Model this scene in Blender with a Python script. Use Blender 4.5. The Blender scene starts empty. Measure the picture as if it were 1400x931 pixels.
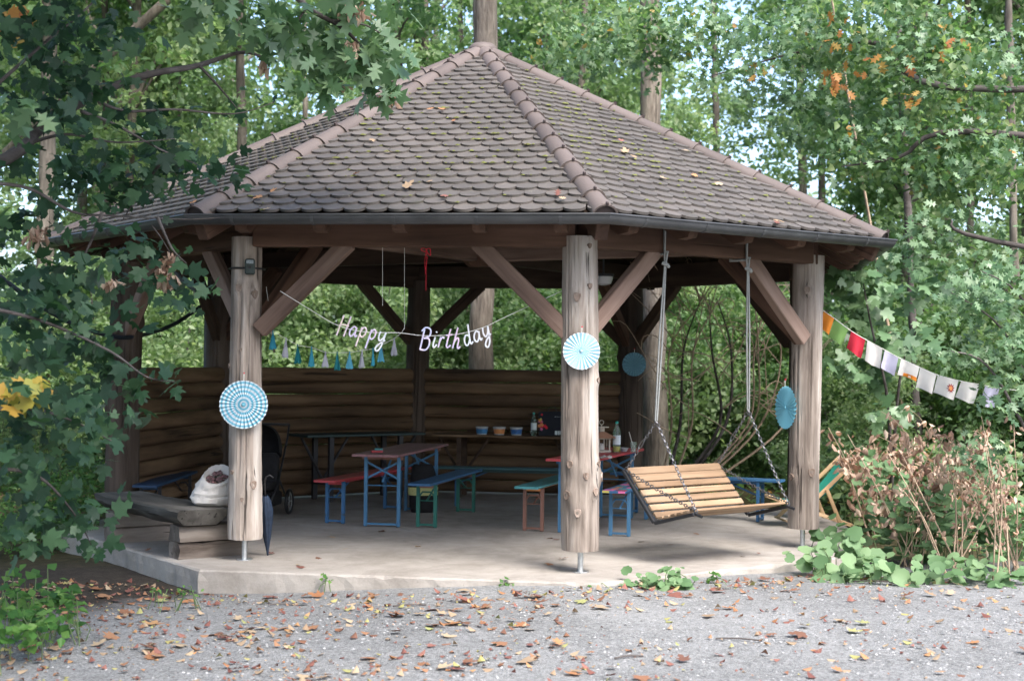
import bpy, math, random
import numpy as np
from mathutils import Vector, Matrix

random.seed(7)
rng = np.random.default_rng(7)
S = bpy.context.scene
COL = S.collection
PI = math.pi
R_ = math.radians

# ------------------------------------------------------------------ camera
CAMH, PITCH, FPX, YAW, ROLL = 1.7502, 0.0139, 1985.0, 0.0151, 0.0124
_r0 = Vector((math.cos(YAW), -math.sin(YAW), 0))
_h0 = Vector((math.sin(YAW), math.cos(YAW), 0))
_d = _h0 * math.cos(PITCH) + Vector((0, 0, 1)) * math.sin(PITCH)
_u0 = -_h0 * math.sin(PITCH) + Vector((0, 0, 1)) * math.cos(PITCH)
CR = _r0 * math.cos(ROLL) + _u0 * math.sin(ROLL)
CU = -_r0 * math.sin(ROLL) + _u0 * math.cos(ROLL)
CD = _d
CO = Vector((0, 0, CAMH))
cam = bpy.data.cameras.new('camera')
camo = bpy.data.objects.new('camera', cam)
COL.objects.link(camo)
camo.matrix_world = Matrix(((CR.x, CU.x, -CD.x, CO.x), (CR.y, CU.y, -CD.y, CO.y), (CR.z, CU.z, -CD.z, CO.z), (0, 0, 0, 1)))
cam.sensor_width = 36
cam.lens = 36 * FPX / 1400
cam.clip_start = 0.1
cam.clip_end = 2000
cam.dof.use_dof = True
cam.dof.focus_distance = 12.6
cam.dof.aperture_fstop = 2.2
S.camera = camo

# ------------------------------------------------------------------ light
SUN_EL, SUN_AZ = R_(52), R_(150)       # azimuth clockwise from +Y
w = bpy.data.worlds.new('World')
S.world = w
w.use_nodes = True
nt = w.node_tree
nt.nodes.clear()
sky = nt.nodes.new('ShaderNodeTexSky')
sky.sky_type = 'NISHITA'
sky.sun_disc = False
sky.sun_elevation = SUN_EL
sky.sun_rotation = SUN_AZ
sky.air_density = 0.7
sky.dust_density = 3.0
sky.ozone_density = 1.0
bg = nt.nodes.new('ShaderNodeBackground')
bg.inputs[1].default_value = 0.15
wo = nt.nodes.new('ShaderNodeOutputWorld')
nt.links.new(sky.outputs[0], bg.inputs[0])
nt.links.new(bg.outputs[0], wo.inputs[0])
sl = bpy.data.lights.new('sun', 'SUN')
sl.energy = 1.4
sl.angle = R_(30)
sl.color = (1.0, 0.97, 0.93)
so = bpy.data.objects.new('sun', sl)
COL.objects.link(so)
tosun = Vector((math.sin(SUN_AZ) * math.cos(SUN_EL), math.cos(SUN_AZ) * math.cos(SUN_EL), math.sin(SUN_EL)))
so.rotation_euler = tosun.to_track_quat('Z', 'Y').to_euler()
so.location = (6, -8, 12)
S.view_settings.view_transform = 'Standard'
S.view_settings.look = 'None'
S.view_settings.gamma = 1.0
S.view_settings.exposure = 2.05
S.cycles.max_bounces = 12
S.cycles.diffuse_bounces = 8
S.cycles.transmission_bounces = 12
S.cycles.transparent_max_bounces = 8

# ------------------------------------------------------------------ helpers
W = {}


def at(px, py, Y):
    """world point on the ray of photo pixel (px,py) at depth y=Y"""
    d = CD * FPX + CR * (px - 700) - CU * (py - 465.5)
    return CO + d * (Y / d.y)


def gz(px, py, z=0.0):
    """world point on the ray of photo pixel (px,py) at height z"""
    d = CD * FPX + CR * (px - 700) - CU * (py - 465.5)
    return CO + d * ((z - CAMH) / d.z)


def tag(o, label=None, cat=None, group=None, kind=None):
    if label: o['label'] = label
    if cat: o['category'] = cat
    if group: o['group'] = group
    if kind: o['kind'] = kind
    return o


def place(o, parent=None, M=None):
    M = M if M is not None else Matrix.Identity(4)
    COL.objects.link(o)
    W[o.name] = M
    if parent is not None:
        o.parent = parent
        o.matrix_basis = W[parent.name].inverted() @ M
    else:
        o.matrix_basis = M
    return o


def thing(name, label, cat, M=None, group=None):
    if isinstance(M, (tuple, Vector)): M = Matrix.Translation(Vector(M))
    o = bpy.data.objects.new(name, None)
    o.empty_display_size = 0.1
    place(o, None, M)
    return tag(o, label, cat, group)


def frame(o, x, z=Vector((0, 0, 1))):
    """matrix with local X along x and local Z close to z"""
    x = Vector(x).normalized()
    y = Vector(z).cross(x)
    if y.length < 1e-4: y = Vector((0, 1, 0)).cross(x)
    y.normalize()
    zz = x.cross(y)
    o = Vector(o)
    return Matrix(((x.x, y.x, zz.x, o.x), (x.y, y.y, zz.y, o.y), (x.z, y.z, zz.z, o.z), (0, 0, 0, 1)))


def rz(p, a):
    return Matrix.Translation(Vector(p)) @ Matrix.Rotation(a, 4, 'Z')


class MB:
    def __init__(self):
        self.v = []; self.f = []; self.m = []; self.var = []; self.uv = None

    def add(self, vs, fs, mat=0, var=0.0, M=None):
        b = len(self.v)
        if M is not None: vs = [M @ Vector(p) for p in vs]
        self.v += [tuple(p) for p in vs]
        self.f += [tuple(i + b for i in f) for f in fs]
        self.m += [mat] * len(fs)
        self.var += [var] * len(vs)
        return self

    def box(self, c, s, M=None, mat=0, ch=0.0, var=0.0):
        cx, cy, cz = c
        a, b_, h = s[0] / 2, s[1] / 2, s[2] / 2
        if ch <= 0:
            vs = [(cx + sx * a, cy + sy * b_, cz + sz * h) for sx in (-1, 1) for sy in (-1, 1) for sz in (-1, 1)]
            fs = [(0, 1, 3, 2), (4, 6, 7, 5), (0, 4, 5, 1), (2, 3, 7, 6), (0, 2, 6, 4), (1, 5, 7, 3)]
            return self.add(vs, fs, mat, var, M)
        prof = [(-b_ + ch, -h), (b_ - ch, -h), (b_, -h + ch), (b_, h - ch), (b_ - ch, h), (-b_ + ch, h), (-b_, h - ch), (-b_, -h + ch)]
        vs = []
        for (x, k) in ((-a, 1 - ch / max(b_, h)), (-a + ch, 1), (a - ch, 1), (a, 1 - ch / max(b_, h))):
            vs += [(cx + x, cy + p[0] * k, cz + p[1] * k) for p in prof]
        fs = []
        for i in range(3):
            for j in range(8):
                fs.append((i * 8 + j, i * 8 + (j + 1) % 8, i * 8 + 8 + (j + 1) % 8, i * 8 + 8 + j))
        fs.append(tuple(range(7, -1, -1)))
        fs.append(tuple(24 + j for j in range(8)))
        return self.add(vs, fs, mat, var, M)

    def prism(self, prof, x0, x1, M=None, mat=0, var=0.0):
        n = len(prof)
        vs = [(x0, p[0], p[1]) for p in prof] + [(x1, p[0], p[1]) for p in prof]
        fs = [(j, (j + 1) % n, n + (j + 1) % n, n + j) for j in range(n)]
        fs += [tuple(range(n - 1, -1, -1)), tuple(range(n, 2 * n))]
        return self.add(vs, fs, mat, var, M)

    def tube(self, pts, rad, seg=8, mat=0, M=None, cap=True, closed=False, var=0.0, flat=1.0):
        pts = [Vector(p) for p in pts]
        n = len(pts)
        if not hasattr(rad, '__len__'): rad = [rad] * n
        vs = []
        t0 = (pts[1] - pts[0]).normalized()
        ref = Vector((0, 0, 1)) if abs(t0.z) < 0.9 else Vector((1, 0, 0))
        nn = (ref - t0 * ref.dot(t0)).normalized()
        for i in range(n):
            if closed: t = pts[(i + 1) % n] - pts[i - 1]
            else: t = pts[min(i + 1, n - 1)] - pts[max(i - 1, 0)]
            if t.length < 1e-9: t = t0.copy()
            t.normalize()
            nn = nn - t * nn.dot(t)
            if nn.length < 1e-6: nn = t.orthogonal()
            nn.normalize()
            bb = t.cross(nn)
            for j in range(seg):
                a = 2 * PI * j / seg
                vs.append(pts[i] + (nn * math.cos(a) * flat + bb * math.sin(a)) * rad[i])
        fs = []
        for i in range(n if closed else n - 1):
            i2 = (i + 1) % n
            for j in range(seg):
                fs.append((i * seg + j, i * seg + (j + 1) % seg, i2 * seg + (j + 1) % seg, i2 * seg + j))
        if cap and not closed:
            fs.append(tuple(range(seg - 1, -1, -1)))
            fs.append(tuple((n - 1) * seg + j for j in range(seg)))
        return self.add(vs, fs, mat, var, M)

    def lathe(self, prof, seg=16, mat=0, M=None, var=0.0):
        """prof: list of (r,z)"""
        vs = []; fs = []
        for (r, z) in prof:
            for j in range(seg):
                a = 2 * PI * j / seg
                vs.append((r * math.cos(a), r * math.sin(a), z))
        for i in range(len(prof) - 1):
            for j in range(seg):
                fs.append((i * seg + j, i * seg + (j + 1) % seg, (i + 1) * seg + (j + 1) % seg, (i + 1) * seg + j))
        fs.append(tuple(range(seg - 1, -1, -1)))
        fs.append(tuple((len(prof) - 1) * seg + j for j in range(seg)))
        return self.add(vs, fs, mat, var, M)

    def mesh(self, name, mats, smooth=False):
        me = bpy.data.meshes.new(name)
        me.from_pydata(self.v, [], self.f)
        if not isinstance(mats, (list, tuple)): mats = [mats]
        for m in mats: me.materials.append(m)
        if len(mats) > 1: me.polygons.foreach_set('material_index', self.m)
        if any(self.var):
            a = me.attributes.new('var', 'FLOAT', 'POINT')
            a.data.foreach_set('value', self.var)
        if smooth:
            me.polygons.foreach_set('use_smooth', [True] * len(me.polygons))
            if smooth != 'all': me.set_sharp_from_angle(angle=R_(38))
        me.update()
        return me

    def build(self, name, mats, parent=None, M=None, smooth=False, local=True):
        """verts are local to M"""
        return place(bpy.data.objects.new(name, self.mesh(name, mats, smooth)), parent, M if M is not None else (W[parent.name] if parent is not None else None))


def copy_tree(o, M, label=None, group=None):
    def rec(src, par):
        c = src.copy()
        COL.objects.link(c)
        if par is not None:
            c.parent = par
            W[c.name] = W[par.name] @ c.matrix_basis
        for ch in src.children: rec(ch, c)
        return c
    c = o.copy(); COL.objects.link(c); c.matrix_basis = M; W[c.name] = M
    for ch in list(o.children): rec(ch, c)
    if label: c['label'] = label
    if group: c['group'] = group
    return c


# ------------------------------------------------------------------ materials
def newmat(name):
    m = bpy.data.materials.new(name)
    m.use_nodes = True
    n = m.node_tree.nodes; l = m.node_tree.links
    b = n['Principled BSDF']
    return m, n, l, b


def N(n, t, **k):
    x = n.new(t)
    for a, v in k.items(): setattr(x, a, v)
    return x


def ramp(n, l, src, stops):
    r = n.new('ShaderNodeValToRGB')
    el = r.color_ramp.elements
    while len(el) < len(stops): el.new(0.5)
    for e, (p, c) in zip(el, stops):
        e.position = p
        e.color = tuple(c) + (1,) if len(c) == 3 else c
    l.new(src, r.inputs[0])
    return r.outputs[0]


def mix(n, l, fac, a, b, mode='MIX'):
    x = n.new('ShaderNodeMix'); x.data_type = 'RGBA'; x.blend_type = mode
    for s, i in ((fac, 0), (a, 6), (b, 7)):
        if hasattr(s, 'links'): l.new(s, x.inputs[i])
        else: x.inputs[i].default_value = s if i == 0 else (tuple(s) + (1,) if len(s) == 3 else s)
    return x.outputs[2]


def math_(n, l, op, a, b=None, c=None):
    x = n.new('ShaderNodeMath'); x.operation = op
    for i, s in enumerate((a, b, c)):
        if s is None: continue
        if hasattr(s, 'links'): l.new(s, x.inputs[i])
        else: x.inputs[i].default_value = s
    return x.outputs[0]


def coords(n, l, scale, kind='Object', rnd=True):
    tc = n.new('ShaderNodeTexCoord')
    src = tc.outputs[kind]
    if rnd:
        oi = n.new('ShaderNodeObjectInfo')
        ad = n.new('ShaderNodeVectorMath'); ad.operation = 'MULTIPLY_ADD'
        cb = n.new('ShaderNodeCombineXYZ')
        l.new(oi.outputs['Random'], cb.inputs[0]); l.new(oi.outputs['Random'], cb.inputs[1]); l.new(oi.outputs['Random'], cb.inputs[2])
        l.new(cb.outputs[0], ad.inputs[0]); ad.inputs[1].default_value = (17, 31, 23); l.new(src, ad.inputs[2])
        src = ad.outputs[0]
    mp = n.new('ShaderNodeMapping')
    mp.inputs['Scale'].default_value = scale
    l.new(src, mp.inputs[0])
    return mp.outputs[0]


def noise(n, l, vec, scale, detail=4, rough=0.55, dist=0.0):
    x = n.new('ShaderNodeTexNoise')
    l.new(vec, x.inputs['Vector'])
    x.inputs['Scale'].default_value = scale
    x.inputs['Detail'].default_value = detail
    x.inputs['Roughness'].default_value = rough
    x.inputs['Distortion'].default_value = dist
    return x.outputs['Fac']


def bump(n, l, b, h, dist=0.01, st=0.6):
    x = n.new('ShaderNodeBump')
    x.inputs['Distance'].default_value = dist
    x.inputs['Strength'].default_value = st
    l.new(h, x.inputs['Height'])
    l.new(x.outputs[0], b.inputs['Normal'])


def wood(name, dark, mid, light, axis='X', sc=9.0, stretch=14.0, rough=0.8, crack=0.5, bd=0.006, spec=0.25, st=(0.37, 0.51, 0.66)):
    m, n, l, b = newmat(name)
    s = [sc, sc, sc]; s['XYZ'.index(axis)] = sc / stretch
    v = coords(n, l, tuple(s))
    g = noise(n, l, v, 1.0, 7, 0.62, 0.4)
    s2 = [2.2, 2.2, 2.2]; s2['XYZ'.index(axis)] = 0.7
    bl = noise(n, l, coords(n, l, tuple(s2)), 1.0, 3)
    fa = math_(n, l, 'MULTIPLY_ADD', bl, 0.55, math_(n, l, 'MULTIPLY', g, 0.5))
    c = ramp(n, l, fa, [(st[0], dark), (st[1], mid), (st[2], light)])
    s3 = [26, 26, 26]; s3['XYZ'.index(axis)] = 0.9
    ck = noise(n, l, coords(n, l, tuple(s3)), 1.0, 2, 0.5, 0.3)
    cm = ramp(n, l, ck, [(0.0, (1, 1, 1)), (0.30, (1, 1, 1)), (0.36, (0, 0, 0))])
    oi_ = n.new('ShaderNodeObjectInfo'); hv = n.new('ShaderNodeHueSaturation'); l.new(c, hv.inputs['Color'])
    l.new(math_(n, l, 'MULTIPLY_ADD', oi_.outputs['Random'], 0.36, 0.82), hv.inputs['Value']); c = hv.outputs[0]
    c2 = mix(n, l, math_(n, l, 'MULTIPLY', cm, crack), c, tuple(x * 0.3 for x in dark))
    l.new(c2, b.inputs['Base Color'])
    b.inputs['Roughness'].default_value = rough
    b.inputs['Specular IOR Level'].default_value = spec
    h = math_(n, l, 'SUBTRACT', g, math_(n, l, 'MULTIPLY', cm, 0.8))
    bump(n, l, b, h, bd, 0.7)
    return m


def plain(name, col, rough=0.6, metal=0.0, var=0.12, sc=8.0, bd=0.0, spec=0.4):
    m, n, l, b = newmat(name)
    v = coords(n, l, (1, 1, 1))
    g = noise(n, l, v, sc, 5)
    lo = tuple(x * (1 - var) for x in col); hi = tuple(min(1, x * (1 + var)) for x in col)
    l.new(ramp(n, l, g, [(0.3, lo), (0.7, hi)]), b.inputs['Base Color'])
    b.inputs['Roughness'].default_value = rough
    b.inputs['Metallic'].default_value = metal
    b.inputs['Specular IOR Level'].default_value = spec
    if bd: bump(n, l, b, noise(n, l, v, sc * 6, 4), bd, 0.6)
    return m


def painted(name, col, chips=(0.25, 0.17, 0.11), amt=0.42, rough=0.5):
    m, n, l, b = newmat(name)
    g = noise(n, l, coords(n, l, (3, 14, 14)), 1.0, 6, 0.65)
    v2 = noise(n, l, coords(n, l, (2, 2, 2)), 2.0, 3)
    f = ramp(n, l, g, [(amt - 0.1, (1, 1, 1)), (amt - 0.04, (0, 0, 0))])
    c = ramp(n, l, v2, [(0.3, tuple(x * 0.85 for x in col)), (0.7, tuple(min(1, x * 1.15) for x in col))])
    l.new(mix(n, l, f, c, chips), b.inputs['Base Color'])
    b.inputs['Roughness'].default_value = rough
    b.inputs['Specular IOR Level'].default_value = 0.4
    bump(n, l, b, g, 0.002, 0.4)
    return m


def leafmat(name, cols, trans=0.45, rough=0.45, spec=0.5, ttint=(1.5, 1.6, 0.7), objrand=0.0):
    """cols: list of (pos,color) over per-leaf variation"""
    m, n, l, b = newmat(name)
    a = n.new('ShaderNodeAttribute'); a.attribute_name = 'var'
    f = a.outputs['Fac']
    oi = n.new('ShaderNodeObjectInfo')
    f = math_(n, l, 'FRACT', math_(n, l, 'MULTIPLY_ADD', oi.outputs['Random'], max(objrand, 0.001), f))
    c = ramp(n, l, f, cols)
    l.new(c, b.inputs['Base Color'])
    b.inputs['Roughness'].default_value = rough
    b.inputs['Specular IOR Level'].default_value = spec
    tr = n.new('ShaderNodeBsdfTranslucent')
    l.new(mix(n, l, 1.0, c, ttint, 'MULTIPLY'), tr.inputs[0])
    ms = n.new('ShaderNodeMixShader'); ms.inputs[0].default_value = trans
    l.new(b.outputs[0], ms.inputs[1]); l.new(tr.outputs[0], ms.inputs[2])
    l.new(ms.outputs[0], n['Material Output'].inputs[0])
    return m


M_post = wood('post_wood', (0.15, 0.122, 0.102), (0.315, 0.268, 0.23), (0.475, 0.437, 0.395), 'Z', 13, 14, 0.85, 0.9, 0.014, 0.25, (0.42, 0.53, 0.64))
M_knot = wood('knot_wood', (0.10, 0.07, 0.055), (0.2, 0.15, 0.12), (0.32, 0.26, 0.22), 'Z', 30, 1.5)
M_postback = wood('post_shaded_wood', (0.03, 0.022, 0.018), (0.06, 0.045, 0.035), (0.11, 0.085, 0.07), 'Z', 10, 14, 0.85, 0.6, 0.01)  # back posts: the shade under the roof is put into this darker colour
M_beam = wood('beam_wood', (0.034, 0.018, 0.012), (0.075, 0.041, 0.027), (0.125, 0.072, 0.05), 'X', 10, 14, 0.75, 0.5, 0.004)
M_brace = wood('brace_wood', (0.075, 0.048, 0.037), (0.155, 0.103, 0.08), (0.235, 0.168, 0.136), 'X', 10, 14, 0.8, 0.5, 0.004)
M_dark = wood('roof_inner_and_shaded_wood', (0.025, 0.016, 0.012), (0.05, 0.033, 0.024), (0.09, 0.06, 0.042), 'X', 8, 12, 0.85, 0.4, 0.004)  # inner roof boards, and far-side timbers with shade put into their colour
M_log = wood('wall_log_wood', (0.040, 0.025, 0.015), (0.105, 0.066, 0.038), (0.19, 0.125, 0.074), 'X', 9, 14, 0.75, 0.8, 0.008)
M_slat = wood('swing_slat_wood', (0.15, 0.095, 0.055), (0.255, 0.172, 0.107), (0.345, 0.25, 0.168), 'X', 12, 18, 0.55, 0.35, 0.003)
M_lightwood = wood('deckchair_wood', (0.45, 0.29, 0.15), (0.62, 0.43, 0.25), (0.72, 0.54, 0.35), 'X', 12, 14, 0.55, 0.2, 0.002)
M_grey = wood('bench_grey_wood', (0.04, 0.038, 0.034), (0.095, 0.09, 0.08), (0.17, 0.16, 0.145), 'X', 9, 12, 0.85, 0.7, 0.008)
M_support = wood('support_log_wood', (0.07, 0.055, 0.045), (0.165, 0.14, 0.12), (0.26, 0.23, 0.20), 'X', 9, 10, 0.85, 0.8, 0.008)
M_tabletop = painted('mauve_table_paint', (0.24, 0.12, 0.13), (0.16, 0.11, 0.1), 0.5)
M_red = painted('red_paint', (0.40, 0.05, 0.06), (0.18, 0.10, 0.08), 0.44)
M_blue = painted('blue_paint', (0.035, 0.115, 0.24), (0.045, 0.065, 0.09), 0.42)
M_lblue = painted('light_blue_paint', (0.06, 0.17, 0.30), (0.05, 0.09, 0.13), 0.40)
M_green = painted('green_paint', (0.02, 0.12, 0.095), (0.03, 0.06, 0.05), 0.40)
M_teal = painted('teal_paint', (0.07, 0.27, 0.29), (0.12, 0.15, 0.12), 0.44)
M_dteal = painted('dark_teal_paint', (0.03, 0.09, 0.10), (0.04, 0.05, 0.05), 0.38)
M_brownleg = painted('brown_leg_paint', (0.20, 0.10, 0.075), (0.3, 0.2, 0.16), 0.36)
M_darkleg = plain('dark_leg', (0.025, 0.025, 0.03), 0.5)
M_yellow = painted('yellow_paint', (0.62, 0.55, 0.12), (0.3, 0.25, 0.1), 0.34)
M_pink = painted('pink_paint', (0.68, 0.16, 0.36), (0.3, 0.1, 0.15), 0.34)
M_orange = painted('orange_paint', (0.62, 0.24, 0.08), (0.3, 0.15, 0.08), 0.34)
M_steel = plain('galvanised_steel', (0.52, 0.54, 0.55), 0.42, 0.9, 0.15, 20)
M_chain = plain('chain_steel', (0.20, 0.20, 0.21), 0.45, 0.9, 0.15, 30)
M_black = plain('black_metal', (0.018, 0.019, 0.022), 0.45, 0.0, 0.2)
M_gutter = plain('grey_brown_gutter_metal', (0.062, 0.064, 0.067), 0.42, 0.2, 0.25, 4.0)
M_white = plain('white_cloth', (0.52, 0.50, 0.475), 0.9, 0, 0.1, 10, 0.004)
M_strap = plain('grey_strap', (0.27, 0.285, 0.28), 0.75, 0, 0.15, 40)
M_string = plain('white_string', (0.72, 0.72, 0.68), 0.9)
M_cable = plain('dark_cable', (0.012, 0.02, 0.032), 0.5)
M_dblue = plain('navy_umbrella_cloth', (0.02, 0.035, 0.065), 0.55, 0, 0.3, 20)
M_blackcloth = plain('black_cloth', (0.010, 0.010, 0.012), 0.9, 0, 0.3, 20)
M_redcloth = plain('red_cloth', (0.58, 0.02, 0.04), 0.8)
M_fanblue = plain('pale_blue_paper', (0.16, 0.44, 0.56), 0.8, 0, 0.05)
M_fanteal = plain('teal_blue_paper', (0.14, 0.46, 0.58), 0.8, 0, 0.05)
M_fanwhite = plain('white_paper', (0.60, 0.66, 0.70), 0.8, 0, 0.05)
M_green_cloth = plain('green_canvas', (0.02, 0.30, 0.22), 0.85, 0, 0.12, 14)


def m_concrete():
    m, n, l, b = newmat('concrete')
    v = coords(n, l, (1, 1, 1), rnd=False)
    a = noise(n, l, v, 0.9, 6, 0.6); f = noise(n, l, v, 60, 5, 0.7); s = noise(n, l, v, 5, 5, 0.65)
    x = math_(n, l, 'MULTIPLY_ADD', a, 0.55, math_(n, l, 'MULTIPLY_ADD', f, 0.2, math_(n, l, 'MULTIPLY', s, 0.3)))
    c = ramp(n, l, x, [(0.36, (0.20, 0.18, 0.156)), (0.52, (0.305, 0.281, 0.253)), (0.68, (0.385, 0.361, 0.33))])
    sp = ramp(n, l, noise(n, l, v, 34, 2, 0.5), [(0.24, (1, 1, 1)), (0.29, (0, 0, 0))])
    c = mix(n, l, math_(n, l, 'MULTIPLY', sp, 0.45), c, (0.13, 0.11, 0.09))
    sn = ramp(n, l, noise(n, l, v, 1.7, 7, 0.72, 0.8), [(0.50, (0, 0, 0)), (0.64, (1, 1, 1))])
    c = mix(n, l, math_(n, l, 'MULTIPLY', sn, 0.38), c, (0.15, 0.132, 0.112))
    l.new(c, b.inputs['Base Color']); b.inputs['Roughness'].default_value = 0.85
    b.inputs['Specular IOR Level'].default_value = 0.3
    bump(n, l, b, math_(n, l, 'MULTIPLY_ADD', f, 0.5, s), 0.006, 0.5)
    return m


M_conc = m_concrete()


def m_ground():
    m, n, l, b = newmat('ground_gravel_and_soil')
    v = coords(n, l, (1, 1, 1), rnd=False)
    tc = n.new('ShaderNodeTexCoord'); sx = n.new('ShaderNodeSeparateXYZ'); l.new(tc.outputs['Object'], sx.inputs[0])
    x, y = sx.outputs[0], sx.outputs[1]
    f = noise(n, l, v, 85, 5, 0.8); mid = noise(n, l, v, 9, 5, 0.65); big = noise(n, l, v, 0.55, 4)
    vo = n.new('ShaderNodeTexVoronoi'); l.new(v, vo.inputs['Vector']); vo.inputs['Scale'].default_value = 75
    vr = n.new('ShaderNodeSeparateColor'); l.new(vo.outputs['Color'], vr.inputs[0])
    k = math_(n, l, 'MULTIPLY_ADD', vr.outputs[0], 0.22, math_(n, l, 'MULTIPLY_ADD', f, 0.25, math_(n, l, 'MULTIPLY_ADD', mid, 0.27, math_(n, l, 'MULTIPLY', big, 0.30))))
    gr = ramp(n, l, k, [(0.30, (0.085, 0.088, 0.087)), (0.5, (0.205, 0.210, 0.209)), (0.70, (0.335, 0.341, 0.339))])
    dirt = ramp(n, l, math_(n, l, 'MULTIPLY_ADD', f, 0.5, math_(n, l, 'MULTIPLY', mid, 0.5)), [(0.3, (0.022, 0.018, 0.014)), (0.55, (0.05, 0.042, 0.034)), (0.75, (0.10, 0.085, 0.07))])
    floor_ = ramp(n, l, mid, [(0.3, (0.03, 0.03, 0.012)), (0.7, (0.09, 0.075, 0.035))])
    # gravel ends at the left bank and behind y=13.2
    e = math_(n, l, 'MULTIPLY_ADD', mid, 1.0, math_(n, l, 'MULTIPLY', big, 0.8))
    # boundary line: soil where (x + 2.75 + 0.42*(y-11.9)*... ) < 0
    dl = math_(n, l, 'ADD', math_(n, l, 'MULTIPLY_ADD', y, -0.95, math_(n, l, 'ADD', x, 13.55)), math_(n, l, 'MULTIPLY', e, 0.5))
    fl = ramp(n, l, math_(n, l, 'MULTIPLY', dl, 1.4), [(0.0, (1, 1, 1)), (0.9, (0, 0, 0))])
    c = mix(n, l, fl, gr, dirt)
    fb = ramp(n, l, math_(n, l, 'MULTIPLY_ADD', y, 1.0, math_(n, l, 'MULTIPLY_ADD', e, 0.6, -13.6)), [(0.0, (0, 0, 0)), (0.9, (1, 1, 1))])
    c = mix(n, l, fb, c, floor_)
    l.new(c, b.inputs['Base Color']); b.inputs['Roughness'].default_value = 0.95
    b.inputs['Specular IOR Level'].default_value = 0.2
    bump(n, l, b, math_(n, l, 'MULTIPLY_ADD', vo.outputs['Distance'], -0.7, f), 0.012, 0.9)
    return m


M_ground = m_ground()


def m_tile(name, stops, lichen=True):
    m, n, l, b = newmat(name)
    a = n.new('ShaderNodeAttribute'); a.attribute_name = 'var'
    oi = n.new('ShaderNodeObjectInfo')
    f = math_(n, l, 'FRACT', math_(n, l, 'ADD', a.outputs['Fac'], math_(n, l, 'MULTIPLY', oi.outputs['Random'], 0.998)))
    g = n.new('ShaderNodeNewGeometry')
    mp = n.new('ShaderNodeMapping'); l.new(g.outputs['Position'], mp.inputs[0])
    st = noise(n, l, mp.outputs[0], 1.3, 5, 0.6); fi = noise(n, l, mp.outputs[0], 45, 4, 0.7)
    k = math_(n, l, 'MULTIPLY_ADD', f, 0.28, math_(n, l, 'MULTIPLY_ADD', st, 0.6, math_(n, l, 'MULTIPLY', fi, 0.2)))
    c = ramp(n, l, k, stops)
    if lichen:
        dk = ramp(n, l, noise(n, l, mp.outputs[0], 2.6, 6, 0.7, 0.6), [(0.52, (0, 0, 0)), (0.66, (1, 1, 1))])
        c = mix(n, l, math_(n, l, 'MULTIPLY', dk, 0.6), c, (0.045, 0.042, 0.036))
        mg = ramp(n, l, noise(n, l, mp.outputs[0], 9, 5, 0.7), [(0.60, (0, 0, 0)), (0.70, (1, 1, 1))])
        c = mix(n, l, math_(n, l, 'MULTIPLY', mg, 0.35), c, (0.10, 0.105, 0.06))
        li = ramp(n, l, noise(n, l, mp.outputs[0], 26, 3, 0.6), [(0.66, (0, 0, 0)), (0.72, (1, 1, 1))])
        c = mix(n, l, math_(n, l, 'MULTIPLY', li, 0.35), c, (0.30, 0.30, 0.22))
    l.new(c, b.inputs['Base Color']); b.inputs['Roughness'].default_value = 0.62
    b.inputs['Specular IOR Level'].default_value = 0.45
    bump(n, l, b, fi, 0.003, 0.6)
    return m


M_tile = m_tile('brown_roof_tile', [(0.2, (0.058, 0.052, 0.048)), (0.5, (0.086, 0.077, 0.070)), (0.85, (0.128, 0.112, 0.10))])
M_cap = m_tile('brown_ridge_tile', [(0.25, (0.072, 0.057, 0.051)), (0.5, (0.105, 0.084, 0.075)), (0.8, (0.145, 0.117, 0.105))], False)
M_caprim = plain('ridge_tile_clip_and_end', (0.06, 0.045, 0.042), 0.6)  # dark colour of the ridge clips and hip end discs
M_moss = plain('moss', (0.10, 0.11, 0.03), 0.95, 0, 0.4, 30)
M_bark = wood('tree_bark', (0.05, 0.043, 0.036), (0.105, 0.092, 0.076), (0.19, 0.168, 0.14), 'Z', 16, 4, 0.95, 0.6, 0.02)
M_barkdark = wood('branch_bark', (0.035, 0.03, 0.028), (0.075, 0.065, 0.06), (0.14, 0.125, 0.12), 'X', 14, 3, 0.9, 0.3, 0.01)
M_twig = plain('bare_twig_bark', (0.36, 0.27, 0.19), 0.9, 0, 0.3, 8)
M_lf_bg = leafmat('wood_leaves', [(0.0, (0.054, 0.109, 0.044)), (0.35, (0.103, 0.187, 0.075)), (0.7, (0.168, 0.260, 0.110)), (0.97, (0.267, 0.333, 0.151)), (1.0, (0.4, 0.2, 0.05))], 0.5, 0.5, 0.5, (1.35, 1.5, 0.9))
M_lf_bg2 = leafmat('pale_wood_leaves', [(0.0, (0.099, 0.172, 0.079)), (0.4, (0.177, 0.270, 0.127)), (0.8, (0.276, 0.364, 0.185)), (1.0, (0.365, 0.426, 0.232))], 0.5, 0.5, 0.5, (1.3, 1.4, 0.9))
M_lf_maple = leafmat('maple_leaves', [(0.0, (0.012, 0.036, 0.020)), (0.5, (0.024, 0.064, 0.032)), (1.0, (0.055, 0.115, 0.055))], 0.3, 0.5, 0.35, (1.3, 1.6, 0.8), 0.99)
M_lf_oak = leafmat('oak_leaves', [(0.0, (0.059, 0.125, 0.058)), (0.5, (0.113, 0.203, 0.099)), (1.0, (0.197, 0.296, 0.162))], 0.3, 0.4, 0.5, (1.3, 1.5, 0.8), 0.99)
M_lf_autumn = leafmat('orange_leaves', [(0.0, (0.34, 0.12, 0.045)), (0.5, (0.44, 0.22, 0.06)), (1.0, (0.46, 0.34, 0.10))], 0.45, 0.5, 0.4, (1.2, 1.0, 0.6), 0.99)
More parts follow.
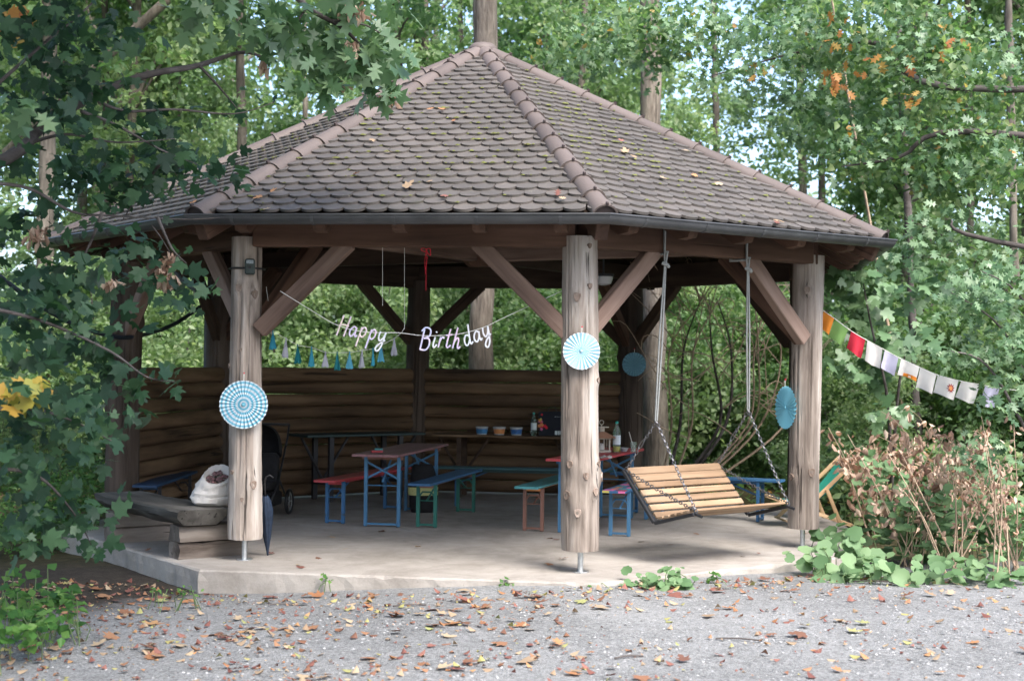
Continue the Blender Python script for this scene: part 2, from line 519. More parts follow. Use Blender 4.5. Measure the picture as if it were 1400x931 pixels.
M_lf_yellow = leafmat('yellow_leaves', [(0.0, (0.30, 0.34, 0.06)), (0.5, (0.48, 0.38, 0.07)), (1.0, (0.52, 0.27, 0.06))], 0.45, 0.5, 0.4, (1.2, 1.0, 0.6), 0.99)
M_lf_dry = leafmat('withered_leaves', [(0.0, (0.24, 0.15, 0.11)), (0.5, (0.47, 0.335, 0.255)), (1.0, (0.62, 0.50, 0.39))], 0.3, 0.8, 0.2, (1.2, 1.0, 0.8), 0.99)
M_lf_mallow = leafmat('mallow_leaves', [(0.0, (0.075, 0.15, 0.065)), (0.5, (0.13, 0.225, 0.105)), (1.0, (0.20, 0.30, 0.155))], 0.3, 0.6, 0.3, (1.3, 1.4, 0.7), 0.99)
M_lf_weed = leafmat('weed_leaves', [(0.0, (0.03, 0.10, 0.02)), (0.5, (0.065, 0.17, 0.035)), (1.0, (0.13, 0.25, 0.06))], 0.4, 0.5, 0.4, (1.4, 1.4, 0.6), 0.99)
M_fall = {
    'brown': leafmat('brown_fallen_leaf', [(0.0, (0.14, 0.07, 0.05)), (0.5, (0.24, 0.12, 0.07)), (1.0, (0.32, 0.18, 0.10))], 0.15, 0.7, 0.3, (1, 1, 1), 0.99),
    'orange': leafmat('orange_fallen_leaf', [(0.0, (0.28, 0.13, 0.065)), (0.5, (0.36, 0.18, 0.085)), (1.0, (0.42, 0.25, 0.12))], 0.15, 0.7, 0.3, (1, 1, 1), 0.99),
    'tan': leafmat('tan_fallen_leaf', [(0.0, (0.27, 0.19, 0.12)), (0.5, (0.34, 0.25, 0.165)), (1.0, (0.42, 0.33, 0.22))], 0.15, 0.7, 0.3, (1, 1, 1), 0.99),
    'red': leafmat('reddish_fallen_leaf', [(0.0, (0.13, 0.05, 0.042)), (0.5, (0.20, 0.085, 0.066)), (1.0, (0.26, 0.12, 0.095))], 0.15, 0.7, 0.3, (1, 1, 1), 0.99),
    'yellow': leafmat('yellow_green_fallen_leaf', [(0.0, (0.30, 0.29, 0.11)), (0.5, (0.36, 0.32, 0.13)), (1.0, (0.27, 0.29, 0.12))], 0.15, 0.7, 0.3, (1, 1, 1), 0.99)}

# ------------------------------------------------------------------ leaf templates  (x right, y to the tip, z normal)
def half(pts, centre, bend):
    """right-half outline from stalk to tip -> fan mesh"""
    o = list(pts) + [(-x, y) for (x, y) in pts[-2:0:-1]]
    vs = [(centre[0], centre[1], 0.0)] + [(x, y, 0.0) for x, y in o]
    vs = [(x, y, bend * (x * x * 1.3 + 0.5 * y * y) + (0.06 * abs(x))) for (x, y, z) in vs]
    n = len(o)
    fs = [(0, 1 + i, 1 + (i + 1) % n) for i in range(n)]
    return np.array(vs, float), np.array(fs)


T_maple = half([(0, 0), (0.20, -0.07), (0.50, 0.08), (0.37, 0.24), (0.60, 0.55), (0.33, 0.50), (0.17, 0.60), (0.24, 0.78), (0, 1.0)], (0, 0.3), -0.22)
T_oak = half([(0, 0), (0.06, 0.14), (0.30, 0.17), (0.12, 0.33), (0.42, 0.50), (0.13, 0.56), (0.36, 0.82), (0.12, 0.82), (0, 1.05)], (0, 0.45), -0.25)
T_kite = (np.array([(0, 0, 0), (0.32, 0.45, 0.09), (0, 1, -0.08), (-0.32, 0.45, 0.09)], float), np.array([(0, 1, 2), (0, 2, 3)]))
T_tri = (np.array([(0, 0, 0), (0.38, 0.42, 0.06), (0.22, 0.75, 0), (0, 1, -0.1), (-0.22, 0.75, 0), (-0.38, 0.42, 0.06)], float), np.array([(0, 1, 2), (0, 2, 3), (0, 3, 4), (0, 4, 5)]))
T_round = half([(0, 0.06), (0.22, -0.10), (0.48, 0.06), (0.54, 0.34), (0.46, 0.50), (0.42, 0.72), (0.22, 0.80), (0, 0.92)], (0, 0.3), 0.18)
T_curl = (np.array([(0, 0, 0), (0.22, 0.3, 0.18), (0.12, 0.75, 0.22), (0, 1, 0.02), (-0.16, 0.7, 0.24), (-0.22, 0.3, 0.14), (0, 0.5, -0.05)], float), np.array([(0, 1, 6), (1, 2, 6), (2, 3, 6), (3, 4, 6), (4, 5, 6), (5, 0, 6)]))


def unit(a):
    return a / np.maximum(np.linalg.norm(a, axis=1, keepdims=True), 1e-9)


def leaves_mesh(name, pos, nrm, tip, size, tpl, mat, var=None):
    """pos,nrm,tip (n,3); size (n,)"""
    tv, tf = tpl
    n = len(pos)
    nrm = unit(nrm)
    tip = unit(tip - nrm * (tip * nrm).sum(1, keepdims=True))
    sd = np.cross(tip, nrm)
    V = pos[:, None, :] + size[:, None, None] * (tv[None, :, 0:1] * sd[:, None, :] + tv[None, :, 1:2] * tip[:, None, :] + tv[None, :, 2:3] * nrm[:, None, :])
    V = V.reshape(-1, 3)
    F = (tf[None] + (np.arange(n) * len(tv))[:, None, None]).reshape(-1)
    me = bpy.data.meshes.new(name)
    me.vertices.add(len(V)); me.vertices.foreach_set('co', V.astype(np.float32).ravel())
    me.loops.add(len(F)); me.loops.foreach_set('vertex_index', F.astype(np.int32))
    me.polygons.add(len(F) // 3); me.polygons.foreach_set('loop_start', np.arange(0, len(F), 3, dtype=np.int32))
    me.update(calc_edges=True)
    if var is None: var = rng.random(n)
    a = me.attributes.new('var', 'FLOAT', 'POINT'); a.data.foreach_set('value', np.repeat(var, len(tv)).astype(np.float32))
    me.materials.append(mat)
    return me


def one_leaf_mesh(name, tpl, mat, size=1.0):
    me = bpy.data.meshes.new(name)
    me.from_pydata([tuple(p * size) for p in tpl[0]], [], [tuple(int(i) for i in f) for f in tpl[1]])
    me.materials.append(mat)
    me.polygons.foreach_set('use_smooth', [True] * len(me.polygons))
    return me


# ------------------------------------------------------------------ ground
CX, CY, TH = -0.1187, 15.6665, 0.232
RP, RE, RS = 3.6986, 4.37, 4.2814
STEP = PI / 4


def ring(k, R, z=0.0, th=TH):
    a = th + k * STEP
    return Vector((CX + R * math.sin(a), CY - R * math.cos(a), z))


def ss(a, b, x):
    t = np.clip((x - a) / (b - a), 0, 1)
    return t * t * (3 - 2 * t)


def ground_z(x, y):
    x = np.asarray(x, float); y = np.asarray(y, float)
    z = -0.185 + 0.155 * ss(-2.6, 0.6, x) * ss(17, 11, y) * 1.0
    z = z + 0.02 * np.sin(x * 1.3 + 0.5) * np.sin(y * 1.1)
    z = z - 0.06 * ss(10.5, 8, y)
    z = z - 0.12 * ss(-3.5, -5.5, x) * ss(18, 12, y)
    return z


xs = np.concatenate([[-500, -200, -80, -40, -25], np.arange(-15, 15.01, 0.25), [25, 40, 80, 200, 500]])
ys = np.concatenate([[-300, -100, -30, -10, 0, 4], np.arange(6, 24.01, 0.25), [26, 30, 36, 45, 60, 100, 200, 400, 700]])
gx, gy = np.meshgrid(xs, ys)
zz = ground_z(gx, gy) + (rng.random(gx.shape) - 0.5) * 0.012
gv = np.stack([gx, gy, zz], -1).reshape(-1, 3)
nx = len(xs)
gf = [(j * nx + i, j * nx + i + 1, (j + 1) * nx + i + 1, (j + 1) * nx + i) for j in range(len(ys) - 1) for i in range(nx - 1)]
b = MB(); b.add([tuple(p) for p in gv], gf)
tag(b.build('ground', M_ground, smooth='all'), kind='structure')

# slab
b = MB()
top, top2, mid_, bot = [], [], [], []
NS = 40
for k in range(8):
    p, q = ring(k, RS), ring(k + 1, RS)
    for i in range(NS):
        e = p + (q - p) * (i / NS); c_ = Vector((CX, CY, 0)); dv = (e - c_).normalized()
        chip = max(0, random.gauss(0, 0.006)) + (random.uniform(0.01, 0.035) if random.random() < 0.06 else 0)
        top.append(e - dv * (0.004 + chip)); top2.append(e + dv * 0.008 + Vector((0, 0, -0.012 - chip * 0.8)))
        mid_.append(e + dv * random.gauss(0.012, 0.003) + Vector((0, 0, -0.09))); bot.append(e + dv * 0.012 + Vector((0, 0, -0.6)))
n8 = NS * 8
b.add(top + top2 + mid_ + bot, [tuple(range(n8))] + [(r * n8 + k, (r + 1) * n8 + k, (r + 1) * n8 + (k + 1) % n8, r * n8 + (k + 1) % n8) for r in range(3) for k in range(n8)])
tag(b.build('concrete_floor', M_conc), kind='structure')

# ------------------------------------------------------------------ gazebo
GZ = thing('gazebo', 'octagonal timber pavilion with brown tiled roof and log half walls on a concrete slab', 'pavilion', (CX, CY, 0))
ZA, ZE = 5.085, 2.905
APO = RE * math.cos(STEP / 2)
ALPHA = math.atan2(ZA - ZE, APO)
LS = APO / math.cos(ALPHA)
ca, sa = math.cos(ALPHA), math.sin(ALPHA)


def face_frame(k):
    """roof face between corner k and k+1: local x along eave (to larger k), y up the slope, z outward normal; origin apex"""
    a = TH + (k + 0.5) * STEP
    mh = Vector((math.sin(a), -math.cos(a), 0))
    e = Vector((math.cos(a), math.sin(a), 0))
    up = Vector((-mh.x * ca, -mh.y * ca, sa))
    nr = Vector((mh.x * sa, mh.y * sa, ca))
    return Matrix(((e.x, up.x, nr.x, CX), (e.y, up.y, nr.y, CY), (e.z, up.z, nr.z, ZA), (0, 0, 0, 1)))


# --- posts
post_px = {-1: (334, 765, 337), 0: (793.5, 782, 792), 1: (1097, 748, 1105)}
post_knots = {
    -1: [(327, 393, .035), (348, 402, .04), (318, 645, .02), (345, 662, .04), (332, 682, .022), (330, 478, .015), (312, 500, .02)],
    0: [(789, 406, .04), (806, 391, .025), (806, 336, .022), (816, 520, .028), (781, 634, .036), (816, 634, .03), (800, 650, .034), (778, 676, .042), (811, 672, .036), (790, 700, .038), (822, 653, .04)],
    1: [(1103, 397, .04), (1085, 652, .035), (1107, 645, .045)]}
POST = {}


def make_post(k):
    if k in post_px:
        x0, y0, xt = post_px[k]
        base = gz(x0, y0, 0.0)
        topx = at(xt, 400, base.y).x - base.x
        front = True
    else:
        base = ring(k, RP) + (Vector((0.10, 0, 0)) if k == 2 else Vector((0, 0, 0))); topx = 0.02 * math.sin(k * 2.1); front = False
    z0, z1 = (0.185, 2.79)
    ns, nr = 76, 56
    rb = {0: 0.158, -1: 0.152, 1: 0.15}.get(k, 0.165)
    rt = {0: 0.142, -1: 0.128, 1: 0.145}.get(k, 0.15)
    rr = random.Random(k + 50)
    ph = [rr.uniform(0, 6.28) for _ in range(6)]
    kn = []
    grooves = [(rr.uniform(-1.2, 1.2), rr.uniform(0.2, 1.4), rr.uniform(0.8, 1.9), rr.uniform(0.008, 0.02)) for _ in range(5)] + [(rr.uniform(1.5, 4.7), 0.3, 2.0, 0.015) for _ in range(3)]
    for (px, py, r) in post_knots.get(k, [(None, rr.uniform(0.6, 2.2), rr.uniform(0.02, 0.045)) for _ in range(4)]):
        if px is None:
            kn.append((rr.uniform(-PI, PI), py, r)); continue
        p = at(px, py, base.y - 0.12)
        ax = base.x + topx * (p.z / 2.6)
        dx = max(-0.99, min(0.99, (p.x - ax) / 0.15))
        kn.append((math.asin(dx), p.z, r))
    vs = []
    for i in range(nr + 1):
        z = z0 + (z1 - z0) * i / nr
        t = i / nr
        for j in range(ns):
            a = 2 * PI * j / ns            # 0 faces the camera (-y), positive to +x
            r = rb + (rt - rb) * t
            r *= 1 + 0.03 * math.sin(2 * a + ph[0] + z * 0.8) + 0.02 * math.sin(3 * a + ph[1] - z * 1.7) + 0.012 * math.sin(z * 5 + ph[2]) + 0.008 * math.sin(9 * a + ph[4] + 2 * math.sin(z * 2))
            for (ka, kz, kr) in kn:
                da = (a - ka + PI) % (2 * PI) - PI
                d2 = ((da * r) ** 2 + (z - kz) ** 2 * 0.6) / (kr * 1.5) ** 2
                if d2 < 9: r += kr * 0.75 * math.exp(-d2)
            for (ga, gz0, gl, gd_) in grooves:
                if gz0 < z < gz0 + gl:
                    da = (a - ga - 0.05 * math.sin(z * 3 + ga) + PI) % (2 * PI) - PI
                    r -= gd_ * math.sin(PI * (z - gz0) / gl) ** 0.5 * math.exp(-(da / 0.045) ** 2)
            r += 0.0022 * math.sin(a * 31 + 2.2 * math.sin(z * 1.3 + ph[3])) + rr.gauss(0, 0.0008)
            if i == 0: r *= 0.97
            vs.append((topx * (z / 2.6) + r * math.sin(a), -r * math.cos(a), z))
    fs = [(i * ns + j, i * ns + (j + 1) % ns, (i + 1) * ns + (j + 1) % ns, (i + 1) * ns + j) for i in range(nr) for j in range(ns)]
    fs += [tuple(range(ns - 1, -1, -1)), tuple(nr * ns + j for j in range(ns))]
    b = MB(); b.add(vs, fs, 0)
    M = Matrix.Translation(base)
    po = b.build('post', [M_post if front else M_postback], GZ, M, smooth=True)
    if front:
        for (ka, kz, kr) in kn:
            kb = MB()
            r = rb + (rt - rb) * (kz - z0) / (z1 - z0) + kr * 0.64
            d = Vector((math.sin(ka), -math.cos(ka), 0))
            q = Vector((topx * kz / 2.6, 0, kz)) + d * r
            t = Vector((0, 0, 1))
            s = d.cross(t)
            o = [q + (s * math.cos(u) + t * math.sin(u) * 1.25) * kr * 0.95 * (1 + 0.15 * math.sin(3 * u + ka)) for u in [2 * PI * i / 10 for i in range(10)]]
            i_ = [p + d * 0.006 - (p - q) * 0.25 for p in o]
            o = [p - d * 0.035 for p in o]
            kb.add(o + i_ + [q + d * 0.001], [(i, (i + 1) % 10, 10 + (i + 1) % 10, 10 + i) for i in range(10)] + [(10 + i, 10 + (i + 1) % 10, 20) for i in range(10)])
            kb.build('knot', M_knot, po, M, smooth=True)
    rb_ = MB(); rb_.tube([(0, 0, -0.02), (0, 0, 0.2)], 0.024, 14)
    rb_.lathe([(0.07, 0.001), (0.07, 0.009), (0.026, 0.012)], 8)
    rb_.lathe([(0.06, 0.176), (0.06, 0.188)], 12)
    rb_.build('steel_rod', M_steel, po, M, smooth=True)
    return po, base, topx


for k in range(-3, 5):
    POST[k] = make_post(k)


def timber(name, p0, p1, w_, h, mat, ch=0.008, parent=GZ, up=Vector((0, 0, 1))):
    p0, p1 = Vector(p0), Vector(p1)
    L = (p1 - p0).length
    b = MB(); b.box((L / 2, 0, 0), (L, w_, h), ch=ch)
    return b.build(name, mat, parent, frame(p0, p1 - p0, up))


# ring beams, braces
for k in range(-3, 5):
    k2 = k + 1 if k < 4 else -3
    a, c = ring(k, RP, 2.84), ring(k2, RP, 2.84)
    back = k not in (-1, 0, 1, -2)  # far-side beams and braces get a darkened wood, shade painted as colour
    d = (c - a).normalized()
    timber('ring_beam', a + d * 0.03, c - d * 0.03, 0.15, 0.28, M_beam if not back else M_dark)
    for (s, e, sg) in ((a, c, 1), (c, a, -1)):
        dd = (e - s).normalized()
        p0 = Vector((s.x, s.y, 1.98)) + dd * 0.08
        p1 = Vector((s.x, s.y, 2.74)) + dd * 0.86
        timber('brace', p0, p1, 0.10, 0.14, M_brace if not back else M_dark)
# tie beams through the king post with radial braces
ctr = Vector((CX, CY, 0))
for (ka, kb_) in ((-1, 3), (1, -3)):
    for k in (ka, kb_):
        s = ring(k, RP, 2.90)
        d = (ctr - s); d.z = 0; d.normalize()
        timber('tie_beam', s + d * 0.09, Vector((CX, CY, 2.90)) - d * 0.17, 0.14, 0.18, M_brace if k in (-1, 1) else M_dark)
        timber('brace', Vector((s.x, s.y, 1.98)) + d * 0.08, Vector((s.x, s.y, 2.80)) + d * 0.88, 0.10, 0.14, M_beam)
b = MB()
pr = [(0.0, 2.755), (0.13, 2.76), (0.2, 2.83), (0.2, 3.1), (0.15, 3.2), (0.15, 4.9)]
b.lathe(pr[1:], 8)
b.build('king_post', M_beam, GZ, Matrix.Translation((CX, CY, 0)))

# rafters
OFF = -(0.055 + 0.07)
for k in range(-3, 5):
    F = face_frame(k)
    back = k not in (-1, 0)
    for xj in (-1.32, -0.66, 0.0, 0.66, 1.32):
        t0 = max(0.45, abs(xj) / (ca * math.tan(STEP / 2)) + 0.1)
        t1 = LS + 0.0
        b = MB()
        L = t1 - t0
        # side profile (x along slope downwards, z) with undercut tail
        prof = [(0, 0.07), (L, 0.07), (L, -0.0), (L - 0.10, -0.07), (0, -0.07)]
        vs = [(x, -0.05, z) for x, z in prof] + [(x, 0.05, z) for x, z in prof]
        fs = [(0, 1, 2, 3, 4), (9, 8, 7, 6, 5)] + [(i, 5 + i, 5 + (i + 1) % 5, (i + 1) % 5) for i in range(5)]
        b.add(vs, fs)
        p0 = F @ Vector((xj, -t0, OFF)); dx = (F.to_3x3() @ Vector((0, -1, 0)))
        b.build('rafter', M_beam if k in (-2, -1, 0, 1) else M_dark, GZ, frame(p0, dx, F.to_3x3() @ Vector((0, 0, 1))))  # rafters beyond the near faces carry their shade as darker wood
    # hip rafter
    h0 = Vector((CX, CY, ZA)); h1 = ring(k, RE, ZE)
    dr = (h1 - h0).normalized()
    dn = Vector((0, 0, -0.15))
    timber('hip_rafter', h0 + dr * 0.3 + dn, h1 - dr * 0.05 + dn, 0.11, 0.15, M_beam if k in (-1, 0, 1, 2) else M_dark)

# boarded deck under the tiles
RDK = 4.33
b = MB()
zk = ZA - (ZA - ZE) * RDK / RE
vs = [(CX, CY, ZA - 0.02), (CX, CY, ZA - 0.05)] + [tuple(ring(k, RDK, zk - 0.02)) for k in range(8)] + [tuple(ring(k, RDK, zk - 0.05)) for k in range(8)]
fs = []
for k in range(8):
    q = (k + 1) % 8
    fs += [(0, 2 + k, 2 + q), (1, 10 + q, 10 + k), (2 + k, 10 + k, 10 + q, 2 + q)]
b.add(vs, fs)
DECK = b.build('roof_deck', M_dark, GZ, Matrix.Identity(4))

# tiles
TW, TE, TLEN, TT = 0.180, 0.150, 0.32, 0.022
arc = [(-TW / 2 + 0.002 + (TW - 0.004) * i / 8, 0.085 * (1 - math.sqrt(max(0, 1 - ((i - 4) / 4.0) ** 2 * 0.93)))) for i in range(9)]
T_OUT = [(x, y) for x, y in arc] + [(TW / 2 - 0.002, TLEN), (-TW / 2 + 0.002, TLEN)]


def clip_poly(poly, a, bb, c):
    """keep a*x+b*y<=c"""
    out = []
    for i in range(len(poly)):
        p, q = poly[i], poly[(i + 1) % len(poly)]
        dp, dq = a * p[0] + bb * p[1] - c, a * q[0] + bb * q[1] - c
        if dp <= 0: out.append(p)
        if dp * dq < 0:
            t = dp / (dp - dq); out.append((p[0] + t * (q[0] - p[0]), p[1] + t * (q[1] - p[1])))
    return out


def tile_geo(poly):
    n = len(poly)
    vs = [(x, y, TT) for x, y in poly] + [(x, y, 0) for x, y in poly]
    fs = [tuple(range(n))] + [(i, n + i, n + (i + 1) % n, (i + 1) % n) for i in range(n)]
    return vs, fs


full_vs, full_fs = tile_geo(T_OUT)
mb = MB(); mb.add(full_vs, full_fs); TILE_ME = mb.mesh('roof_tile', M_tile)
TAN = math.tan(STEP / 2)
tiles = []
tilt = math.atan2(TT * 1.9, TLEN)
for k in range(-3, 5):
    F = face_frame(k)
    nrm = F.to_3x3() @ Vector((0, 0, 1))
    rows = int(LS / TE)
    for r in range(rows):
        t = LS - r * TE
        wv = t * ca * TAN
        off = 0.5 * TW if r % 2 else 0.0
        n = int(wv / TW) + 2
        for i in range(-n, n + 1):
            x = i * TW + off
            if abs(x) - TW / 2 > wv: continue
            # clip on the hips:  |x| <= (t - y)*ca*TAN   (y local up-slope)
            q = ca * TAN
            poly = T_OUT
            clipped = abs(x) + TW / 2 > (t - TLEN) * q
            if clipped:
                poly = clip_poly(poly, 1, q, t * q - x - 0.006)
                if len(poly) > 2: poly = clip_poly(poly, -1, q, t * q + x - 0.006)
                if len(poly) < 3: continue
                ar = abs(sum(poly[j][0] * poly[(j + 1) % len(poly)][1] - poly[(j + 1) % len(poly)][0] * poly[j][1] for j in range(len(poly)))) / 2
                if ar < 0.0006: continue
            jx = random.gauss(0, 0.0022); jr = random.gauss(0, 0.012); jt = random.gauss(0, 0.008)
            if random.random() < 0.03: jr += random.choice((-1, 1)) * random.uniform(0.03, 0.07); jx += random.gauss(0, 0.006)
            M = F @ Matrix.Translation((x + jx, -t + random.gauss(0, 0.003), 0.030 + random.gauss(0, 0.0012))) @ Matrix.Rotation(-tilt + jt, 4, 'X') @ Matrix.Rotation(jr, 4, 'Z')
            c = M @ Vector((0, TE / 2, 0))
            vd = CO - c
            vis = nrm.dot(vd) / vd.length ** 3
            tiles.append((vis if not clipped else vis * 0.5, M, poly if clipped else None, k))
tiles.sort(key=lambda q: -q[0])
stuff = MB()
for i, (vis, M, poly, k) in enumerate(tiles):
    if i < 300:
        if poly is None: me = TILE_ME
        else:
            tb = MB(); tb.add(*tile_geo(poly)); me = tb.mesh('roof_tile', M_tile)
        place(bpy.data.objects.new('roof_tile', me), DECK, M)
    else:
        v, f = (full_vs, full_fs) if poly is None else tile_geo(poly)
        stuff.add(v, f, 0, random.random(), M)
tag(stuff.build('roof_tiles', M_tile, DECK, Matrix.Identity(4)), kind='stuff')

# moss tufts along tile edges
mo = MB()
for i in range(480):
    k = random.choice([-1, -1, 0, 0, 0, -2])
    F = face_frame(k)
    t = LS - TE * int(random.triangular(0, 27, 10))
    x = random.uniform(-1, 1) * t * ca * TAN * 0.97
    if k == 0 and random.random() < 0.5: x = -abs(x) * random.random()
    s = random.uniform(0.005, 0.018)
    o = []
    for j in range(7):
        a = 2 * PI * j / 7
        o.append((x + math.cos(a) * s * random.uniform(1.0, 2.6), -t + 0.004 + math.sin(a) * s * random.uniform(0.5, 0.9), 0.052))
    o.append((x, -t + 0.004, 0.056 + s * 0.5))
    mo.add(o, [(j, (j + 1) % 7, 7) for j in range(7)], 0, 0, F)
tag(mo.build('moss', M_moss, DECK, Matrix.Identity(4), smooth='all'), kind='stuff')


# ridge tiles along the hips
def cap_mesh():
    b = MB()
    n = 12
    L = 0.37
    for (x0, x1, r0, r1, mt) in ((0, L - 0.03, 0.082, 0.102, 0), (L - 0.03, L, 0.108, 0.110, 0)):
        vs = []
        for (x, r) in ((x0, r0), (x1, r1), (x1, r1 - 0.016), (x0, r0 - 0.016)):
            vs += [(x, r * math.cos(a), r * 0.92 * math.sin(a)) for a in [-0.25 + (PI + 0.5) * j / n for j in range(n + 1)]]
        m = n + 1
        fs = []
        for s in range(4):
            s2 = (s + 1) % 4
            for j in range(n):
                fs.append((s * m + j, s * m + j + 1, s2 * m + j + 1, s2 * m + j))
        fs += [(0, m, 2 * m, 3 * m), (m - 1, 4 * m - 1, 3 * m - 1, 2 * m - 1)]
        b.add(vs, fs, mt)
    b.box((L - 0.004, 0, 0.108), (0.03, 0.018, 0.022), mat=1)
    return b.mesh('ridge_tile', [M_cap, M_caprim], smooth=True)


CAP = cap_mesh()
for k in range(-3, 5):
    h0 = Vector((CX, CY, ZA + 0.015)); h1 = ring(k, RE + 0.03, ZE + 0.015 - 0.015)
    d = (h1 - h0); L = d.length; d.normalize()
    nn = int(L / 0.342)
    stp = L / nn
    for i in range(nn):
        M = frame(h1 - d * (stp * i + 0.37), d) @ Matrix.Rotation(random.gauss(0, 0.02), 4, 'X') @ Matrix.Rotation(0.035, 4, 'Y')
        place(bpy.data.objects.new('ridge_tile', CAP), DECK, M)
    eb = MB()
    eb.add([(0.355, 0, 0)] + [(0.355, 0.1 * math.cos(a), 0.09 * math.sin(a)) for a in [-0.3 + (PI + 0.6) * j / 10 for j in range(11)]], [(0, 1 + j, 2 + j) for j in range(10)])
    eb.build('ridge_end', M_caprim, DECK, frame(h1 - d * 0.37, d))
b = MB()
b.lathe([(0.17, -0.05), (0.15, 0.02), (0.11, 0.052), (0.05, 0.066), (0.004, 0.069)], 16)
b.build('apex_tile', M_cap, DECK, Matrix.Translation((CX, CY, ZA + 0.03)), smooth='all')

# gutter
GR = 0.068
prof = []
for i in range(11):
    a = PI * i / 10
    prof.append((GR - GR * math.cos(a), -GR * math.sin(a) * 1.15))
prof = [(-0.004, 0.0)] + prof + [(2 * GR + 0.010, 0.004), (2 * GR + 0.012, -0.006), (2 * GR + 0.002, -0.008)]
inner = [(GR + (p[0] - GR) * 0.93, p[1] * 0.93 + 0.001) for p in prof[1:12]][::-1]
prof = prof + inner
b = MB()
n = len(prof)
ZG = 2.905
R0 = 4.375
vs = []
for k in range(8):
    for (r, z) in prof:
        vs.append(tuple(ring(k, R0 + r / math.cos(STEP / 2), ZG + z)))
fs = [(k * n + j, ((k + 1) % 8) * n + j, ((k + 1) % 8) * n + (j + 1) % n, k * n + (j + 1) % n) for k in range(8) for j in range(n)]
b.add(vs, fs)
GUT = b.build('gutter', M_gutter, GZ, Matrix.Identity(4), smooth=True)
for k in range(-3, 5):
    p, q = ring(k, R0 * 1.0, ZG), ring(k + 1, R0, ZG)
    d = (q - p); L = d.length; d.normalize()
    o = Vector((d.y, -d.x, 0))
    for i in range(5):
        c = p + d * L * (i + 0.5) / 5
        bb = MB()
        pts = []
        for j in range(9):
            a = PI * j / 8
            pts.append((0, GR - (GR + 0.004) * math.cos(a), -(GR * 1.15 + 0.004) * math.sin(a)))
        vs = [(-0.012, y, z) for _, y, z in pts] + [(0.012, y, z) for _, y, z in pts] + [(-0.012, GR + (y - GR) * 0.9, z * 0.9) for _, y, z in pts] + [(0.012, GR + (y - GR) * 0.9, z * 0.9) for _, y, z in pts]
        fs = [(j, j + 1, 10 + j, 9 + j) for j in range(8)] + [(j, 18 + j, 19 + j, j + 1) for j in range(8)] + [(9 + j, 10 + j, 28 + j, 27 + j) for j in range(8)]
        bb.add(vs, fs)
        M = Matrix(((d.x, o.x, 0, c.x), (d.y, o.y, 0, c.y), (0, 0, 1, c.z), (0, 0, 0, 1)))
        bb.build('gutter_bracket', M_gutter, GUT, M)
pf = ring(-3, RP + 0.18)
b = MB(); b.tube([ring(-3, R0 + 0.08, 2.83), ring(-3, R0 - 0.05, 2.70), ring(-3, RP + 0.2, 2.45), ring(-3, RP + 0.2, -0.15)], 0.045, 10)
b.build('downpipe', M_gutter, GZ, Matrix.Identity(4), smooth=True)

# log half walls on three sides
for (k, k2) in ((-2, -3), (-3, -4), (4, 3)):
    a, c = ring(k, RP - 0.02), ring(k2, RP - 0.02)
    d = (c - a); d.normalize()
    L = (c - a).length - 0.22
    p0 = a + d * 0.11
    nin = Vector((CX, CY, 0)) - (a + c) / 2; nin.z = 0; nin.normalize()
    z = 0.03
    for i in range(10):
        hgt = random.uniform(0.148, 0.166) if i < 9 else 1.63 - z
        b = MB()
        rr = random.Random(i * 7 + k)
        nseg = 10
        vs = []
        m = 9
        for s in range(nseg + 1):
            x = L * s / nseg
            wob = rr.gauss(0, 0.004)
            for j in range(m):
                t = -PI / 2 + PI * j / (m - 1)
                vs.append((x, 0.03 + (0.06 + wob) * math.cos(t), (hgt / 2 + 0.001 + wob * 0.5) * math.sin(t)))
            vs.append((x, -0.05, hgt / 2 - 0.006)); vs.append((x, -0.05, -hgt / 2 + 0.006))
        m2 = m + 2
        fs = [(s * m2 + j, s * m2 + (j + 1) % m2, (s + 1) * m2 + (j + 1) % m2, (s + 1) * m2 + j) for s in range(nseg) for j in range(m2)]
        fs += [tuple(range(m2 - 1, -1, -1)), tuple(nseg * m2 + j for j in range(m2))]
        b.add(vs, fs)
        x = d; y = nin; zz_ = Vector((0, 0, 1))
        o = p0 + Vector((0, 0, z + hgt / 2))
        M = Matrix(((x.x, y.x, 0, o.x), (x.y, y.y, 0, o.y), (0, 0, 1, o.z), (0, 0, 0, 1)))
        b.build('log', M_log, GZ, M, smooth=True)
        z += hgt + (0.0 if (i + k) % 4 else 0.006)


# ================================================================== objects
def ground_pair(n, f):
    a, b_ = gz(*n), gz(*f)
    return a, b_


